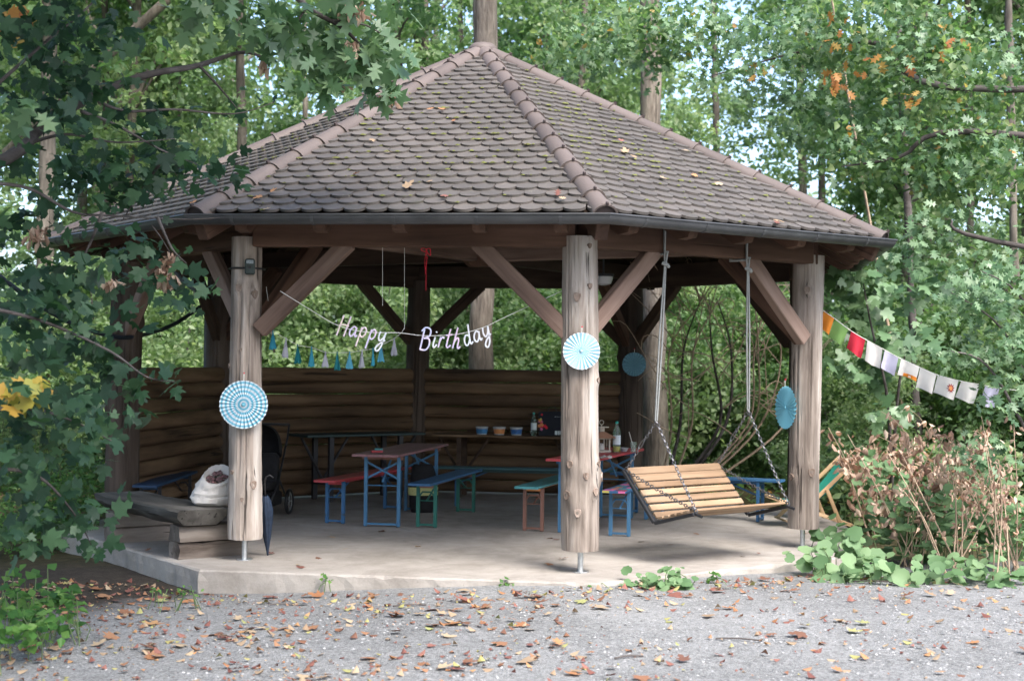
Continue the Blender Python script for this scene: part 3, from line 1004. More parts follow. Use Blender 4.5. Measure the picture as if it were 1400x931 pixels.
def beer_table(label, near, far, L, mats, group=None, width=0.5, h=0.77, legspan=1.62, name='folding_table', cat='table'):
    """near/far: photo pixels of the floor points midway between the legs of each frame"""
    a, c = gz(*near), gz(*far)
    d = (c - a); d.z = 0; d.normalize()
    mid = a + d * legspan / 2
    M = Matrix(((d.x, -d.y, 0, mid.x), (d.y, d.x, 0, mid.y), (0, 0, 1, 0), (0, 0, 0, 1)))
    t = thing(name, label, cat, M, group)
    mtop, mleg, mapr = mats
    nb = 3 if width > 0.4 else 1
    bw = width / nb
    for i in range(nb):
        b = MB(); b.box((0, -width / 2 + bw * (i + 0.5), h - 0.0125), (L, bw - 0.003, 0.025), ch=0.004)
        b.build('top_board' if nb > 1 else 'seat_board', mtop, t)
    inset = 0.06 if width > 0.4 else 0.02
    lw = width / 2 - inset - 0.012
    b = MB()
    for s in (-1, 1):
        b.box((s * (legspan / 2), 0, h - 0.047), (0.03, width - 0.06, 0.042), ch=0.003)
    b.box((0, 0, h - 0.045), (legspan - 0.05, 0.035, 0.036), ch=0.003)
    b.build('batten', mapr, t)
    for s in (-1, 1):
        x = s * legspan / 2
        for y in (-lw, lw):
            b = MB(); b.box((x, y, (h - 0.03) / 2 + 0.002), (0.032, 0.034, h - 0.034), ch=0.004)
            b.build('leg', mleg, t)
        b = MB(); b.box((x, 0, 0.03), (0.022, 2 * lw - 0.04, 0.02)); b.build('foot_bar', mleg, t)
        if width > 0.4:
            for q in (-1, 1):
                b = MB(); b.tube([(x + q * 0.008, -q * lw, h - 0.09), (x + q * 0.008, q * lw, h - 0.27)], 0.012, 6); b.build('cross_brace', mleg, t)
            b = MB(); b.tube([(x, -lw, h - 0.34), (x, lw, h - 0.34)], 0.006, 5); b.build('tie_rod', mleg, t)
        else:
            b = MB(); b.tube([(x, -lw, h - 0.17), (x, -lw * 0.5, h - 0.11), (x, lw * 0.5, h - 0.11), (x, lw, h - 0.17)], 0.010, 5); b.build('cross_brace', mleg, t)
            b = MB(); b.tube([(x, -lw, h - 0.2), (x, lw, h - 0.2)], 0.005, 5); b.build('tie_rod', mleg, t)
        b = MB(); b.tube([(x, 0, h - 0.30 if width > 0.4 else h - 0.2), (x - s * 0.38, 0, h - 0.05)], 0.010, 6); b.build('folding_stay', mleg, t)
    return t, M


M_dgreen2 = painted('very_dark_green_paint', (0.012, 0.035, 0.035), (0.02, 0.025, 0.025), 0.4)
M_dteal2 = painted('dark_navy_paint', (0.015, 0.045, 0.10), (0.03, 0.04, 0.05), 0.4)
T1, T1M = beer_table('folding table with a worn mauve top and blue legs, left of the middle post', (522, 720), (580, 697), 2.2, (M_tabletop, M_lblue, M_brownleg))
beer_table('red topped narrow bench with blue legs beside the mauve table', (458, 715.5), (536, 696), 2.2, (M_red, M_blue, M_red), 'folding benches under the roof', 0.25, 0.48, name='folding_bench', cat='bench')
beer_table('blue topped narrow bench with dark green legs to the right of the mauve table', (583, 721), (634, 701), 2.2, (M_blue, M_green, M_brownleg), 'folding benches under the roof', 0.25, 0.48, name='folding_bench', cat='bench')
T2, T2M = beer_table('red topped folding table with blue legs partly hidden by the middle post', (788, 729), (846, 706), 2.2, (M_red, M_lblue, M_blue))
beer_table('turquoise topped narrow bench with brown legs just left of the middle post', (729, 726), (788, 703), 2.2, (M_teal, M_brownleg, M_orange), 'folding benches under the roof', 0.25, 0.48, name='folding_bench', cat='bench')
BM, BMM = beer_table('blue bench with its top painted in many coloured patches, behind the swing seat', (847, 733), (896, 710), 2.2, (M_blue, M_lblue, M_brownleg), 'folding benches under the roof', 0.25, 0.48, name='folding_bench', cat='bench')
b = MB()
mts = [M_pink, M_yellow, M_orange, M_red, M_teal, M_green]
for i in range(26):
    x = -1.09 + 0.168 * (i // 2); y = -0.122 + (i % 2) * 0.125
    sx, sy = random.uniform(0.05, 0.14), random.uniform(0.06, 0.115)
    b.box((x + sx / 2, y + sy / 2, 0.4805), (sx, sy, 0.0025), mat=random.randrange(6))
b.box((-1.1006, -0.085, 0.468), (0.0025, 0.07, 0.02), mat=0); b.box((-1.1006, 0.075, 0.468), (0.0025, 0.07, 0.02), mat=1)
b.build('painted_patch', mts, BM, BMM)
# benches and shelf tables along the walls
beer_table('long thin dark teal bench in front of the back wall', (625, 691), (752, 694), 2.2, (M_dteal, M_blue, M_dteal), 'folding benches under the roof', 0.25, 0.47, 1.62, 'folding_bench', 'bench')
beer_table('blue bench seen behind the swing seat beside the right back post', (866, 702), (966, 708), 2.0, (M_blue, M_blue, M_blue), 'folding benches under the roof', 0.25, 0.47, 1.5, 'folding_bench', 'bench')
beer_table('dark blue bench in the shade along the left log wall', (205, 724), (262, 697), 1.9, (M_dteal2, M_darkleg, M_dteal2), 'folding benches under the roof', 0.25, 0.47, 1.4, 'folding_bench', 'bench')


def wall_table(label, p0, p1, wid, h, mtop, mleg):
    a, c = Vector(p0), Vector(p1)
    d = (c - a); L = d.length; d.normalize()
    mid = (a + c) / 2
    M = Matrix(((d.x, -d.y, 0, mid.x), (d.y, d.x, 0, mid.y), (0, 0, 1, 0), (0, 0, 0, 1)))
    t = thing('wall_table', label, 'table', M)
    for i in range(2):
        b = MB(); b.box((0, -wid / 2 + wid / 2 * (i + 0.5), h - 0.015), (L, wid / 2 - 0.004, 0.03), ch=0.004); b.build('top_board', mtop, t)
    for s in (-1, 1):
        x = s * (L / 2 - 0.35)
        for y in (-wid / 2 + 0.05, wid / 2 - 0.05):
            b = MB(); b.box((x, y, h / 2 - 0.016), (0.06, 0.05, h - 0.034), ch=0.004); b.build('leg', mleg, t)
        b = MB(); b.tube([(x, 0, 0.25), (x + 0.36, 0, h - 0.04)], 0.018, 6); b.tube([(x, 0, 0.25), (x - 0.3, 0, h - 0.04)], 0.018, 6)
        b.box((x, 0, 0.22), (0.04, wid - 0.15, 0.05)); b.build('strut', mleg, t)
    return t


ed0, ed1 = ring(4, RP), ring(3, RP)
dd = (ed1 - ed0).normalized(); nin = Vector((dd.y, -dd.x, 0))
if nin.dot(Vector((CX, CY, 0)) - ed0) < 0: nin = -nin
q0 = ed0 + dd * 0.35 + nin * 0.42; q1 = ed0 + dd * 2.55 + nin * 0.42
wall_table('brown serving table along the back wall holding tubs and a gift bag', q0, q1, 0.5, 0.80, M_log, M_dark)
fe0, fe1 = ring(-3, RP), ring(4, RP)
df = (fe1 - fe0).normalized(); nf = Vector((df.y, -df.x, 0))
if nf.dot(Vector((CX, CY, 0)) - fe0) < 0: nf = -nf
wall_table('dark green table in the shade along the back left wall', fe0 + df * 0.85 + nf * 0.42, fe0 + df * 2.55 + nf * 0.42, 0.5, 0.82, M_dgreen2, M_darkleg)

# --- things on the serving table
M_clearp = plain('clear_plastic', (0.42, 0.44, 0.46), 0.2, 0, 0.05)
M_tubblue = plain('blue_tub_label', (0.05, 0.20, 0.42), 0.4, 0, 0.3, 30)
M_tuborange = plain('orange_tub_label', (0.60, 0.24, 0.08), 0.4, 0, 0.25, 30)
M_tubdark = plain('deep_blue_tub_label', (0.03, 0.12, 0.33), 0.4, 0, 0.4, 30)


def on_table(px, py, zt, dirn0, dirn1, inset):
    """point on the line q0-q1 seen at pixel column px"""
    best = None
    for i in range(401):
        p = dirn0 + (dirn1 - dirn0) * (i / 400)
        v = p - CO
        x = 700 + FPX * v.dot(CR) / v.dot(CD)
        if best is None or abs(x - px) < best[0]: best = (abs(x - px), p)
    p = best[1].copy(); p.z = zt
    return p


for (px, lab, ml) in ((659, 'small clear snack tub with a blue label, leftmost on the back table', M_tubblue), (683, 'small clear snack tub with an orange label between two blue ones', M_tuborange), (706, 'small clear snack tub with a deep blue label, nearest the bottle', M_tubdark)):
    p = on_table(px, 590, 0.802, q0, q1, 0) + nin * 0.08
    t = thing('snack_tub', lab, 'tub', Matrix.Translation(p), 'snack tubs on the back table')
    b = MB(); b.lathe([(0.065, 0), (0.078, 0.085), (0.078, 0.088)], 18); b.build('tub_body', M_clearp, t, smooth=True)
    b = MB(); b.lathe([(0.084, 0.088), (0.084, 0.1), (0.07, 0.104)], 18); b.build('lid', M_clearp, t, smooth=True)
    b = MB()
    vs = []
    for z, r in ((0.015, 0.0705), (0.075, 0.0785)):
        vs += [(r * math.sin(a), -r * math.cos(a), z) for a in [-1.2 + 2.4 * j / 10 for j in range(11)]]
    b.add(vs, [(j, j + 1, 12 + j, 11 + j) for j in range(10)]); b.build('label_band', ml, t, smooth='all')


def m_glass(name, col):
    m, n, l, b = newmat(name)
    b.inputs['Base Color'].default_value = col + (1,)
    b.inputs['Roughness'].default_value = 0.05
    b.inputs['Transmission Weight'].default_value = 0.9
    b.inputs['IOR'].default_value = 1.3
    return m


M_glass = m_glass('clear_glass', (0.85, 0.95, 0.92))
M_glassgreen = m_glass('greenish_bottle_plastic', (0.6, 0.8, 0.75))
M_capteal = plain('teal_bottle_cap', (0.02, 0.30, 0.25), 0.4)
M_juice = plain('yellow_drink', (0.62, 0.42, 0.06), 0.3)
M_paperlabel = plain('pale_bottle_label', (0.55, 0.62, 0.66), 0.6)


def bottle(label, p, h=0.3, r=0.038, juice=False):
    t = thing('bottle', label, 'bottle', Matrix.Translation(p), 'drink bottles on the tables')
    b = MB(); b.lathe([(r * 0.9, 0), (r, 0.01), (r, h * 0.62), (r * 0.8, h * 0.75), (r * 0.36, h * 0.9), (r * 0.34, h * 0.95)], 18); b.build('bottle_body', M_glassgreen, t, smooth=True)
    b = MB(); b.lathe([(r * 0.4, h * 0.94), (r * 0.4, h), (r * 0.3, h + 0.003)], 12); b.build('cap', M_capteal, t, smooth=True)
    b = MB()
    vs = []
    for z in (h * 0.25, h * 0.56):
        vs += [((r + 0.001) * math.sin(a), -(r + 0.001) * math.cos(a), z) for a in [-1.3 + 2.6 * j / 8 for j in range(9)]]
    b.add(vs, [(j, j + 1, 10 + j, 9 + j) for j in range(8)]); b.build('label_band', M_paperlabel, t, smooth='all')
    if juice:
        b = MB(); b.lathe([(r * 0.86, 0.006), (r * 0.93, 0.012), (r * 0.93, h * 0.2)], 16); b.build('drink', M_juice, t, smooth=True)
    return t


bottle('water bottle with a green cap on the back table beside the gift bag', on_table(730, 590, 0.802, q0, q1, 0) + nin * 0.1, 0.29)
# gift bag with flowers
p = on_table(755, 590, 0.802, q0, q1, 0) + nin * 0.02
M_bag = plain('dark_navy_gift_bag', (0.010, 0.013, 0.022), 0.8)
t = thing('gift_bag', 'dark gift bag with printed flowers and pale text on the back table', 'gift bag', frame(p, dd))
b = MB(); b.add([(-0.17, -0.07, 0), (0.18, -0.07, 0), (0.18, 0.07, 0), (-0.17, 0.07, 0), (-0.18, -0.06, 0.3), (0.185, -0.06, 0.31), (0.185, 0.06, 0.31), (-0.18, 0.06, 0.3)], [(0, 3, 2, 1), (0, 1, 5, 4), (1, 2, 6, 5), (2, 3, 7, 6), (3, 0, 4, 7)])
b.build('bag_body', M_bag, t)
fl = MB()
rr = random.Random(4)
for i in range(16):
    cx_, cz_ = rr.uniform(-0.165, -0.05), rr.uniform(0.06, 0.28)
    s = rr.uniform(0.012, 0.026)
    if rr.random() < (cx_ + 0.165) * 4: continue
    o = [(cx_ + s * (1 + 0.3 * math.cos(5 * a)) * math.cos(a), -0.0715 + 0.01 * cz_ / 0.3 - i * 0.0002, cz_ + s * (1 + 0.3 * math.cos(5 * a)) * math.sin(a)) for a in [2 * PI * j / 20 for j in range(20)]]
    fl.add(o, [tuple(range(20))], rr.randrange(4))
fl.build('flower_print', [M_pink, M_orange, M_redcloth, M_yellow], t)
tx = MB()
for i, (x0, x1, z) in enumerate(((0.03, 0.12, 0.235), (-0.02, 0.165, 0.185), (0.01, 0.14, 0.165), (-0.005, 0.15, 0.148))):
    x = x0
    while x < x1:
        w_ = rr.uniform(0.006, 0.02)
        tx.box((x + w_ / 2, -0.0695 + 0.01 * z / 0.3, z), (w_, 0.001, 0.02 if i == 0 else 0.008)); x += w_ + 0.005
tx.box((0.05, -0.072, 0.04), (0.03, 0.001, 0.05)); tx.box((0.085, -0.072, 0.04), (0.03, 0.001, 0.05)); tx.box((0.12, -0.072, 0.04), (0.03, 0.001, 0.05))
tx.build('text_print', M_paperlabel, t)
hb = MB(); hb.tube([(-0.06, -0.05, 0.3), (-0.04, -0.06, 0.36), (0.03, -0.06, 0.37), (0.06, -0.05, 0.3)], 0.005, 6); hb.build('bag_handle', M_black, t)

# --- things on the red table
def tl(M, x, y, z): return M @ Vector((x, y, z))


def on_plane(px, py, z): return gz(px, py, z)


bottle('tall bottle with a teal cap and yellow drink on the red table', on_plane(843, 618, 0.771), 0.33, 0.042, True)
# wooden lantern
p = on_plane(822, 618, 0.771)
t = thing('lantern', 'small house shaped metal lantern with a brown roof on the red table', 'lantern', rz(p, 0.4))
M_lroof = plain('brown_lantern_roof', (0.30, 0.16, 0.10), 0.6)
M_lwhite = plain('rusty_white_lantern_metal', (0.40, 0.36, 0.30), 0.6, 0, 0.3, 30)
b = MB(); b.box((0, 0, 0.012), (0.16, 0.16, 0.024), ch=0.003)
for sx in (-1, 1):
    for sy in (-1, 1): b.box((sx * 0.065, sy * 0.065, 0.085), (0.014, 0.014, 0.124))
    b.box((sx * 0.065, 0, 0.09), (0.006, 0.006, 0.118)); b.box((0, sx * 0.065, 0.09), (0.006, 0.006, 0.118))
b.box((0, 0, 0.15), (0.16, 0.16, 0.012)); b.build('lantern_frame', M_lwhite, t)
b = MB(); b.add([(-0.12, -0.12, 0.157), (0.12, -0.12, 0.157), (0.12, 0.12, 0.157), (-0.12, 0.12, 0.157), (-0.035, -0.035, 0.222), (0.035, -0.035, 0.222), (0.035, 0.035, 0.222), (-0.035, 0.035, 0.222)], [(3, 2, 1, 0), (0, 1, 5, 4), (1, 2, 6, 5), (2, 3, 7, 6), (3, 0, 4, 7), (4, 5, 6, 7)])
b.build('lantern_roof', M_lroof, t)
b = MB(); b.box((0, 0, 0.245), (0.05, 0.05, 0.044)); b.box((0, 0, 0.272), (0.12, 0.12, 0.010)); b.tube([(0.0, 0, 0.277), (0, 0, 0.30)], 0.006, 6)
b.tube([(0.025 * math.cos(a), 0, 0.322 + 0.025 * math.sin(a)) for a in [2 * PI * j / 14 for j in range(14)]], 0.004, 6, closed=True); b.build('top_ring', M_lwhite, t)
b = MB(); b.lathe([(0.03, 0.025), (0.03, 0.09), (0.004, 0.1)], 12); b.build('candle', M_white, t, smooth=True)
p = on_plane(866, 618, 0.771)
t = thing('drinking_glass', 'clear drinking glass with a straw at the end of the red table', 'glass', Matrix.Translation(p))
b = MB(); b.lathe([(0.026, 0), (0.036, 0.11), (0.033, 0.11), (0.024, 0.008)], 16); b.build('glass_body', M_glass, t, smooth=True)
b = MB(); b.tube([(0.01, 0, 0.01), (-0.05, 0, 0.22)], 0.004, 6); b.build('straw', M_white, t)
p = on_plane(853, 617, 0.771)
t = thing('bowl', 'small dark bowl between the bottle and the glass on the red table', 'bowl', Matrix.Translation(p))
b = MB(); b.lathe([(0.03, 0), (0.055, 0.04), (0.05, 0.04), (0.028, 0.006)], 16); b.build('bowl_body', M_clearp, t, smooth=True)
p = on_plane(826, 627, 0.771)
t = thing('napkin', 'crumpled pale paper napkin near the edge of the red table', 'napkin', Matrix.Translation(p))
b = MB()
g = 7
vs = [((i - 3) * 0.026, (j - 3) * 0.022, 0.006 + abs(random.gauss(0, 0.012))) for j in range(g) for i in range(g)]
b.add(vs, [(j * g + i, j * g + i + 1, (j + 1) * g + i + 1, (j + 1) * g + i) for j in range(g - 1) for i in range(g - 1)]); b.build('paper', M_white, t, smooth='all')
# small toy on the mauve table
p = on_plane(515, 618.5, 0.771)
t = thing('small_parcel', 'small red and green parcel lying on the mauve table', 'parcel', rz(p, 0.3))
b = MB(); b.box((0, 0, 0.012), (0.12, 0.06, 0.022), ch=0.004); b.build('box', M_red, t)
b = MB(); b.box((0.02, 0, 0.034), (0.08, 0.05, 0.018), ch=0.004); b.build('lid', M_teal, t)

# black bag with yellow green trim under the mauve table
p = gz(578, 700)
t = thing('shoulder_bag', 'black bag with a pale yellow stripe hanging behind the mauve table', 'bag', rz(p, 0.1))
b = MB()
vs = []
for i, (z, wx, wy) in enumerate(((0.0, 0.13, 0.07), (0.06, 0.16, 0.09), (0.25, 0.17, 0.1), (0.45, 0.14, 0.08), (0.55, 0.11, 0.05))):
    vs += [(wx * math.cos(a) * (1 + 0.05 * math.sin(3 * a + i)), wy * math.sin(a), z) for a in [2 * PI * j / 16 for j in range(16)]]
b.add(vs, [(i * 16 + j, i * 16 + (j + 1) % 16, (i + 1) * 16 + (j + 1) % 16, (i + 1) * 16 + j) for i in range(4) for j in range(16)] + [tuple(range(15, -1, -1)), tuple(range(64, 80))])
b.build('bag_body', M_blackcloth, t, smooth='all')
b = MB()
M_ylabel = plain('pale_yellow_trim', (0.50, 0.50, 0.22), 0.7)
vs = []
for z in (0.20, 0.29):
    vs += [(0.174 * math.cos(a), 0.104 * math.sin(a), z) for a in [PI + PI * j / 10 for j in range(11)]]
b.add(vs, [(j, j + 1, 12 + j, 11 + j) for j in range(10)]); b.build('stripe', M_ylabel, t, smooth='all')

# --- half log bench on the left
a0 = gz(160, 739); a1 = gz(262, 760)
d = (ring(-1, RS) - ring(-2, RS)).normalized(); inn = Vector((-d.y, d.x, 0))
if inn.dot(Vector((CX, CY, 0)) - a0) < 0: inn = -inn
c0 = gz(149, 741); c1 = gz(237, 763)
t = thing('log_bench', 'grey half log bench on two stacks of hewn logs at the left slab edge', 'bench', Matrix.Translation((c0 + c1) / 2 + inn * 0.3))


def hewn(name, p, xdir, L, hw, hh, mat, parent, seed, top_round=0.05):
    rr = random.Random(seed)
    b = MB()
    prof0 = [(-hw, 0.0), (hw, 0.0), (hw * 1.02, hh * 0.55), (hw * 0.85, hh * 0.9), (hw * 0.55, hh), (-hw * 0.55, hh), (-hw * 0.85, hh * 0.9), (-hw * 1.02, hh * 0.55)]
    n = 9
    vs = []
    for s in range(n):
        for (y, z) in prof0:
            vs.append((L * s / (n - 1) + (rr.gauss(0, 0.006) if s in (0, n - 1) else 0), y + rr.gauss(0, 0.004), max(0, z + (rr.gauss(0, 0.004) if z > 0 else 0))))
    m = len(prof0)
    fs = [(s * m + j, s * m + (j + 1) % m, (s + 1) * m + (j + 1) % m, (s + 1) * m + j) for s in range(n - 1) for j in range(m)]
    fs += [tuple(range(m - 1, -1, -1)), tuple((n - 1) * m + j for j in range(m))]
    b.add(vs, fs)
    return b.build(name, mat, parent, frame(p, xdir), smooth=True)


for (c, sd) in ((c0, 1), (c1, 5)):
    hewn('support_log', c, inn, 0.62, 0.11, 0.146, M_support, t, sd)
    hewn('support_log', c + Vector((0, 0, 0.149)) + inn * 0.0 + d * 0.01, inn, 0.60, 0.115, 0.142, M_support, t, sd + 1)
b = MB()
L0 = (c1 - c0).length
rr = random.Random(9)
prof0 = [(-0.14, 0.0), (0.14, 0.0), (0.235, 0.075), (0.245, 0.13), (0.23, 0.143), (-0.23, 0.143), (-0.245, 0.13), (-0.235, 0.075)]
n = 14
LL = L0 + 0.62
vs = []
for s in range(n):
    for (y, z) in prof0:
        vs.append((-0.34 + LL * s / (n - 1) + (0.10 * (1 - z / 0.143) * (1 if s == 0 else (-1 if s == n - 1 else 0))), y + rr.gauss(0, 0.006), z + rr.gauss(0, 0.003)))
m = 8
fs = [(s * m + j, s * m + (j + 1) % m, (s + 1) * m + (j + 1) % m, (s + 1) * m + j) for s in range(n - 1) for j in range(m)] + [tuple(range(m - 1, -1, -1)), tuple((n - 1) * m + j for j in range(m))]
b.add(vs, fs)
b.build('seat', M_grey, t, frame(c0 + inn * 0.22 + Vector((0, 0, 0.293)), d), smooth=True)

# white sack on the bench
p = on_plane(291, 691, 0.436)
t = thing('cloth_sack', 'open white cloth sack with reddish brown lining showing, on the half log bench', 'bag', rz(p, 0.2))
b = MB()
rr = random.Random(12)
sg = 56
rows_ = [(0.09, 0.0), (0.15, 0.008), (0.175, 0.035), (0.182, 0.07), (0.178, 0.11), (0.168, 0.15), (0.155, 0.19), (0.142, 0.225), (0.130, 0.255), (0.122, 0.275), (0.113, 0.283), (0.103, 0.272), (0.09, 0.24), (0.06, 0.215), (0.01, 0.21)]
vs = []
for i, (r, z) in enumerate(rows_):
    for j in range(sg):
        a = 2 * PI * j / sg
        fold = 0.055 * abs(math.sin(3.5 * a + i * 0.35 + 0.6 * math.sin(i * 0.9))) + 0.035 * abs(math.sin(6 * a - i * 0.6 + 1)) + 0.02 * math.sin(13 * a + 2 * math.sin(i * 1.1))
        sagf = 0.009 * math.sin(z * 62 + 1.4 * math.sin(2 * a) + a) * (1 if 0.02 < z < 0.26 else 0)
        k = 0.94 + fold * (0.4 if z < 0.02 else 1) + rr.gauss(0, 0.006)
        rad_ = (r + sagf) * k
        open_ = max(0, z - 0.12)
        vs.append((rad_ * math.cos(a) * 1.05 + 0.22 * open_, rad_ * math.sin(a) * 0.85 - 0.30 * open_, z * (1 + 0.28 * math.sin(a + 0.25) * (z > 0.1)) + rr.gauss(0, 0.002) * (z > 0.01)))
b.add(vs, [(i * sg + j, i * sg + (j + 1) % sg, (i + 1) * sg + (j + 1) % sg, (i + 1) * sg + j) for i in range(len(rows_) - 1) for j in range(sg)])
b.build('sack', M_white, t, smooth=True)
M_lining = plain('reddish_brown_lining', (0.16, 0.085, 0.085), 0.9, 0, 0.6, 25)
b = MB()
for i in range(14):
    a = i * 2.4; q = 0.02 + 0.075 * (i / 14)
    c = Vector((0.03 + q * math.cos(a), -0.045 + q * 0.8 * math.sin(a), 0.232 + 0.06 * math.sin(a + 0.25) * q / 0.09 + rr.uniform(0, 0.025)))
    oo = [c + Vector((0.035 * math.cos(u) * rr.uniform(.6, 1.2), 0.035 * math.sin(u) * rr.uniform(.6, 1.2), rr.uniform(-0.012, 0.012))) for u in [2 * PI * j / 7 for j in range(7)]]
    b.add(oo + [c + Vector((rr.uniform(-.01, .01), 0, 0.022))], [(j, (j + 1) % 7, 7) for j in range(7)])
o_ = b.build('lining', M_lining, t); o_['kind'] = 'stuff'

# umbrella leaning on the back of the left post
pu = gz(366, 759); pt = POST[-1][1] + Vector((0.165, 0.03, 0.62))
t = thing('umbrella', 'closed dark navy umbrella leaning point down against the left front post', 'umbrella', Matrix.Translation(pu))
ax = (pt - pu); Lu = ax.length; Mu = frame(pu, ax)
b = MB()
prof = [(0.006, 0.0), (0.012, 0.05), (0.03, 0.2), (0.045, 0.36), (0.05, 0.46), (0.035, 0.56), (0.018, 0.60)]
vs = []
for (r, x) in prof:
    for j in range(24):
        a = 2 * PI * j / 24
        k = r * (1 + 0.28 * math.cos(8 * a) * min(1, x * 4))
        vs.append((x, k * math.cos(a), k * math.sin(a)))
b.add(vs, [(i * 24 + j, i * 24 + (j + 1) % 24, (i + 1) * 24 + (j + 1) % 24, (i + 1) * 24 + j) for i in range(len(prof) - 1) for j in range(24)])
b.build('canopy', M_dblue, t, Mu, smooth='all')
b = MB(); b.tube([(-0.0, 0, 0), (0.72, 0, 0), (0.78, 0.012, 0), (0.80, 0.045, 0), (0.775, 0.075, 0)], 0.007, 8); b.build('handle', M_black, t, Mu, smooth='all')

# stroller behind the left post
p = gz(357, 706)
Ms = rz(p, R_(-8))
t = thing('stroller', 'black pushchair with a dark hood parked behind the left front post', 'stroller', Ms)
b = MB()
sg, rg = 16, 8
vs = []
for i in range(rg + 1):
    u = -0.35 + 2.1 * i / rg
    for j in range(sg + 1):
        v = PI * j / sg
        vs.append((0.20 * math.cos(v), 0.30 * math.cos(u) * math.sin(v) ** 0.6 - 0.02, 0.72 + 0.30 * math.sin(u) * math.sin(v) ** 0.6))
b.add(vs, [(i * (sg + 1) + j, i * (sg + 1) + j + 1, (i + 1) * (sg + 1) + j + 1, (i + 1) * (sg + 1) + j) for i in range(rg) for j in range(sg)])
b.build('hood', M_blackcloth, t, Ms, smooth='all')
b = MB(); b.box((0, 0.02, 0.45), (0.36, 0.12, 0.5), ch=0.03); b.box((0, -0.16, 0.36), (0.36, 0.36, 0.09), ch=0.03); b.build('seat', M_blackcloth, t, Ms)
b = MB(); b.box((0, 0.0, 0.2), (0.36, 0.42, 0.16), ch=0.03); b.build('basket', M_blackcloth, t, Ms)
b = MB()
for s in (-1, 1):
    b.tube([(s * 0.2, -0.42, 0.12), (s * 0.2, -0.05, 0.38), (s * 0.2, 0.30, 0.85), (s * 0.19, 0.40, 1.0)], 0.012, 8)
    b.tube([(s * 0.2, 0.36, 0.14), (s * 0.2, -0.02, 0.42)], 0.012, 8)
b.tube([(-0.19, 0.40, 1.0), (0.19, 0.40, 1.0)], 0.014, 8); b.build('stroller_frame', M_black, t, Ms, smooth='all')
for (x, y, r) in ((-0.23, 0.3, 0.145), (0.23, 0.3, 0.145), (-0.2, -0.42, 0.1), (0.2, -0.42, 0.1)):
    Mw = Ms @ Matrix.Translation((x, y, r))
    b = MB(); b.tube([(0, (r - 0.02) * math.cos(a), (r - 0.02) * math.sin(a)) for a in [2 * PI * j / 24 for j in range(24)]], 0.02, 8, closed=True)
    wh = b.build('wheel', M_black, t, Mw, smooth='all')
    b = MB(); b.tube([(0, (r - 0.042) * math.cos(a), (r - 0.042) * math.sin(a)) for a in [2 * PI * j / 20 for j in range(20)]], 0.006, 6, closed=True)
    for q in range(5): b.tube([(0, 0, 0), (0, (r - 0.04) * math.cos(q * 1.257), (r - 0.04) * math.sin(q * 1.257))], 0.004, 5)
    b.build('rim', M_steel, wh, Mw)


# --- paper fans
def paper_fan(label, c, normal, R, kind, pleats=32):
    n = Vector(normal).normalized()
    M = frame(c, Vector((0, 0, 1)).cross(n), n)
    # local: x right, z = normal
    zz = Vector((M[0][2], M[1][2], M[2][2]))
    t = thing('paper_fan', label, 'paper fan', M, 'paper fans pinned to the posts')
    b = MB()
    rings = [0.012, 0.09, 0.16, 0.24, 0.33, 0.42, 0.51, 0.60, 0.69, 0.78, 0.87, 0.95, 1.0] if kind == 'check' else [0.012, 0.3, 0.6, 0.96, 1.0]
    m = pleats * 2
    vs = []
    for r in rings:
        for j in range(m):
            a = 2 * PI * j / m
            vs.append((R * r * math.cos(a), R * r * math.sin(a), (0.011 if j % 2 else -0.011) * (0.15 + r) * (R / 0.15) * (0.45 if kind == 'blue' else 0.8)))
    for i in range(len(rings) - 1):
        for j in range(m):
            if kind == 'check':
                mt = 0 if i % 2 == 0 else 1
                if i == 0: mt = 2
            elif kind == 'white': mt = 0 if i < len(rings) - 2 else 1
            else: mt = 0
            b.add([vs[i * m + j], vs[i * m + (j + 1) % m], vs[(i + 1) * m + (j + 1) % m], vs[(i + 1) * m + j]], [(0, 1, 2, 3)], mt)
    mats = {'check': [M_fanblue, M_fanwhite, M_fanteal], 'white': [M_fanpale, M_fanwhite, M_fanteal], 'blue': [M_fanblue2, M_fanwhite, M_fanteal], 'dull': [M_fandull, M_fanwhite, M_fanteal]}[kind]
    b.build('pleated_disc', mats, t)
    b = MB(); b.lathe([(R * 0.07, 0.0), (R * 0.06, 0.012), (R * 0.01, 0.014)], 14); b.build('centre_button', mats[0], t)
    b = MB(); b.tube([(0, R * 0.98, 0.012), (0.002, R * 0.98 + R * 0.32, 0.014)], 0.0025, 5)
    b.build('hanging_thread', M_string, t)
    b = MB(); b.lathe([(0.005, -0.01), (0.007, 0.0), (0.004, 0.006)], 8, M=Matrix.Translation((0.002, R * 0.98 + R * 0.32, 0.014))); b.build('pin', M_redcloth, t)
    return t


M_fanpale = plain('very_pale_blue_paper', (0.40, 0.60, 0.68), 0.8, 0, 0.05)
M_fanblue2 = plain('sky_blue_paper', (0.22, 0.58, 0.72), 0.8, 0, 0.05)
M_fandull = plain('grey_blue_paper', (0.16, 0.33, 0.42), 0.8, 0, 0.05)
pA, pB, pC = POST[-1][1], POST[0][1], POST[1][1]


def fan_at(px, py, base, rad, side=None):
    p = at(px, py, base.y - rad)
    return p


paper_fan('large blue and white checked paper fan pinned to the left front post', at(333, 553, pA.y - 0.21), (0.05, -1, 0.0), 0.205, 'check', 32)
paper_fan('pale blue and white paper fan pinned to the middle front post', at(795, 480, pB.y - 0.195), (-0.02, -1, 0.02), 0.152, 'white', 26)
paper_fan('sky blue paper fan hanging edge on from the left side of the right front post', at(1074, 557, pC.y - 0.02), (-0.955, -0.295, 0.02), 0.205, 'blue', 28)
paper_fan('small dull blue paper fan on the dark post at the back right', at(867, 498, POST[3][1].y - 0.2), (-0.03, -1, 0.0), 0.152, 'dull', 24)

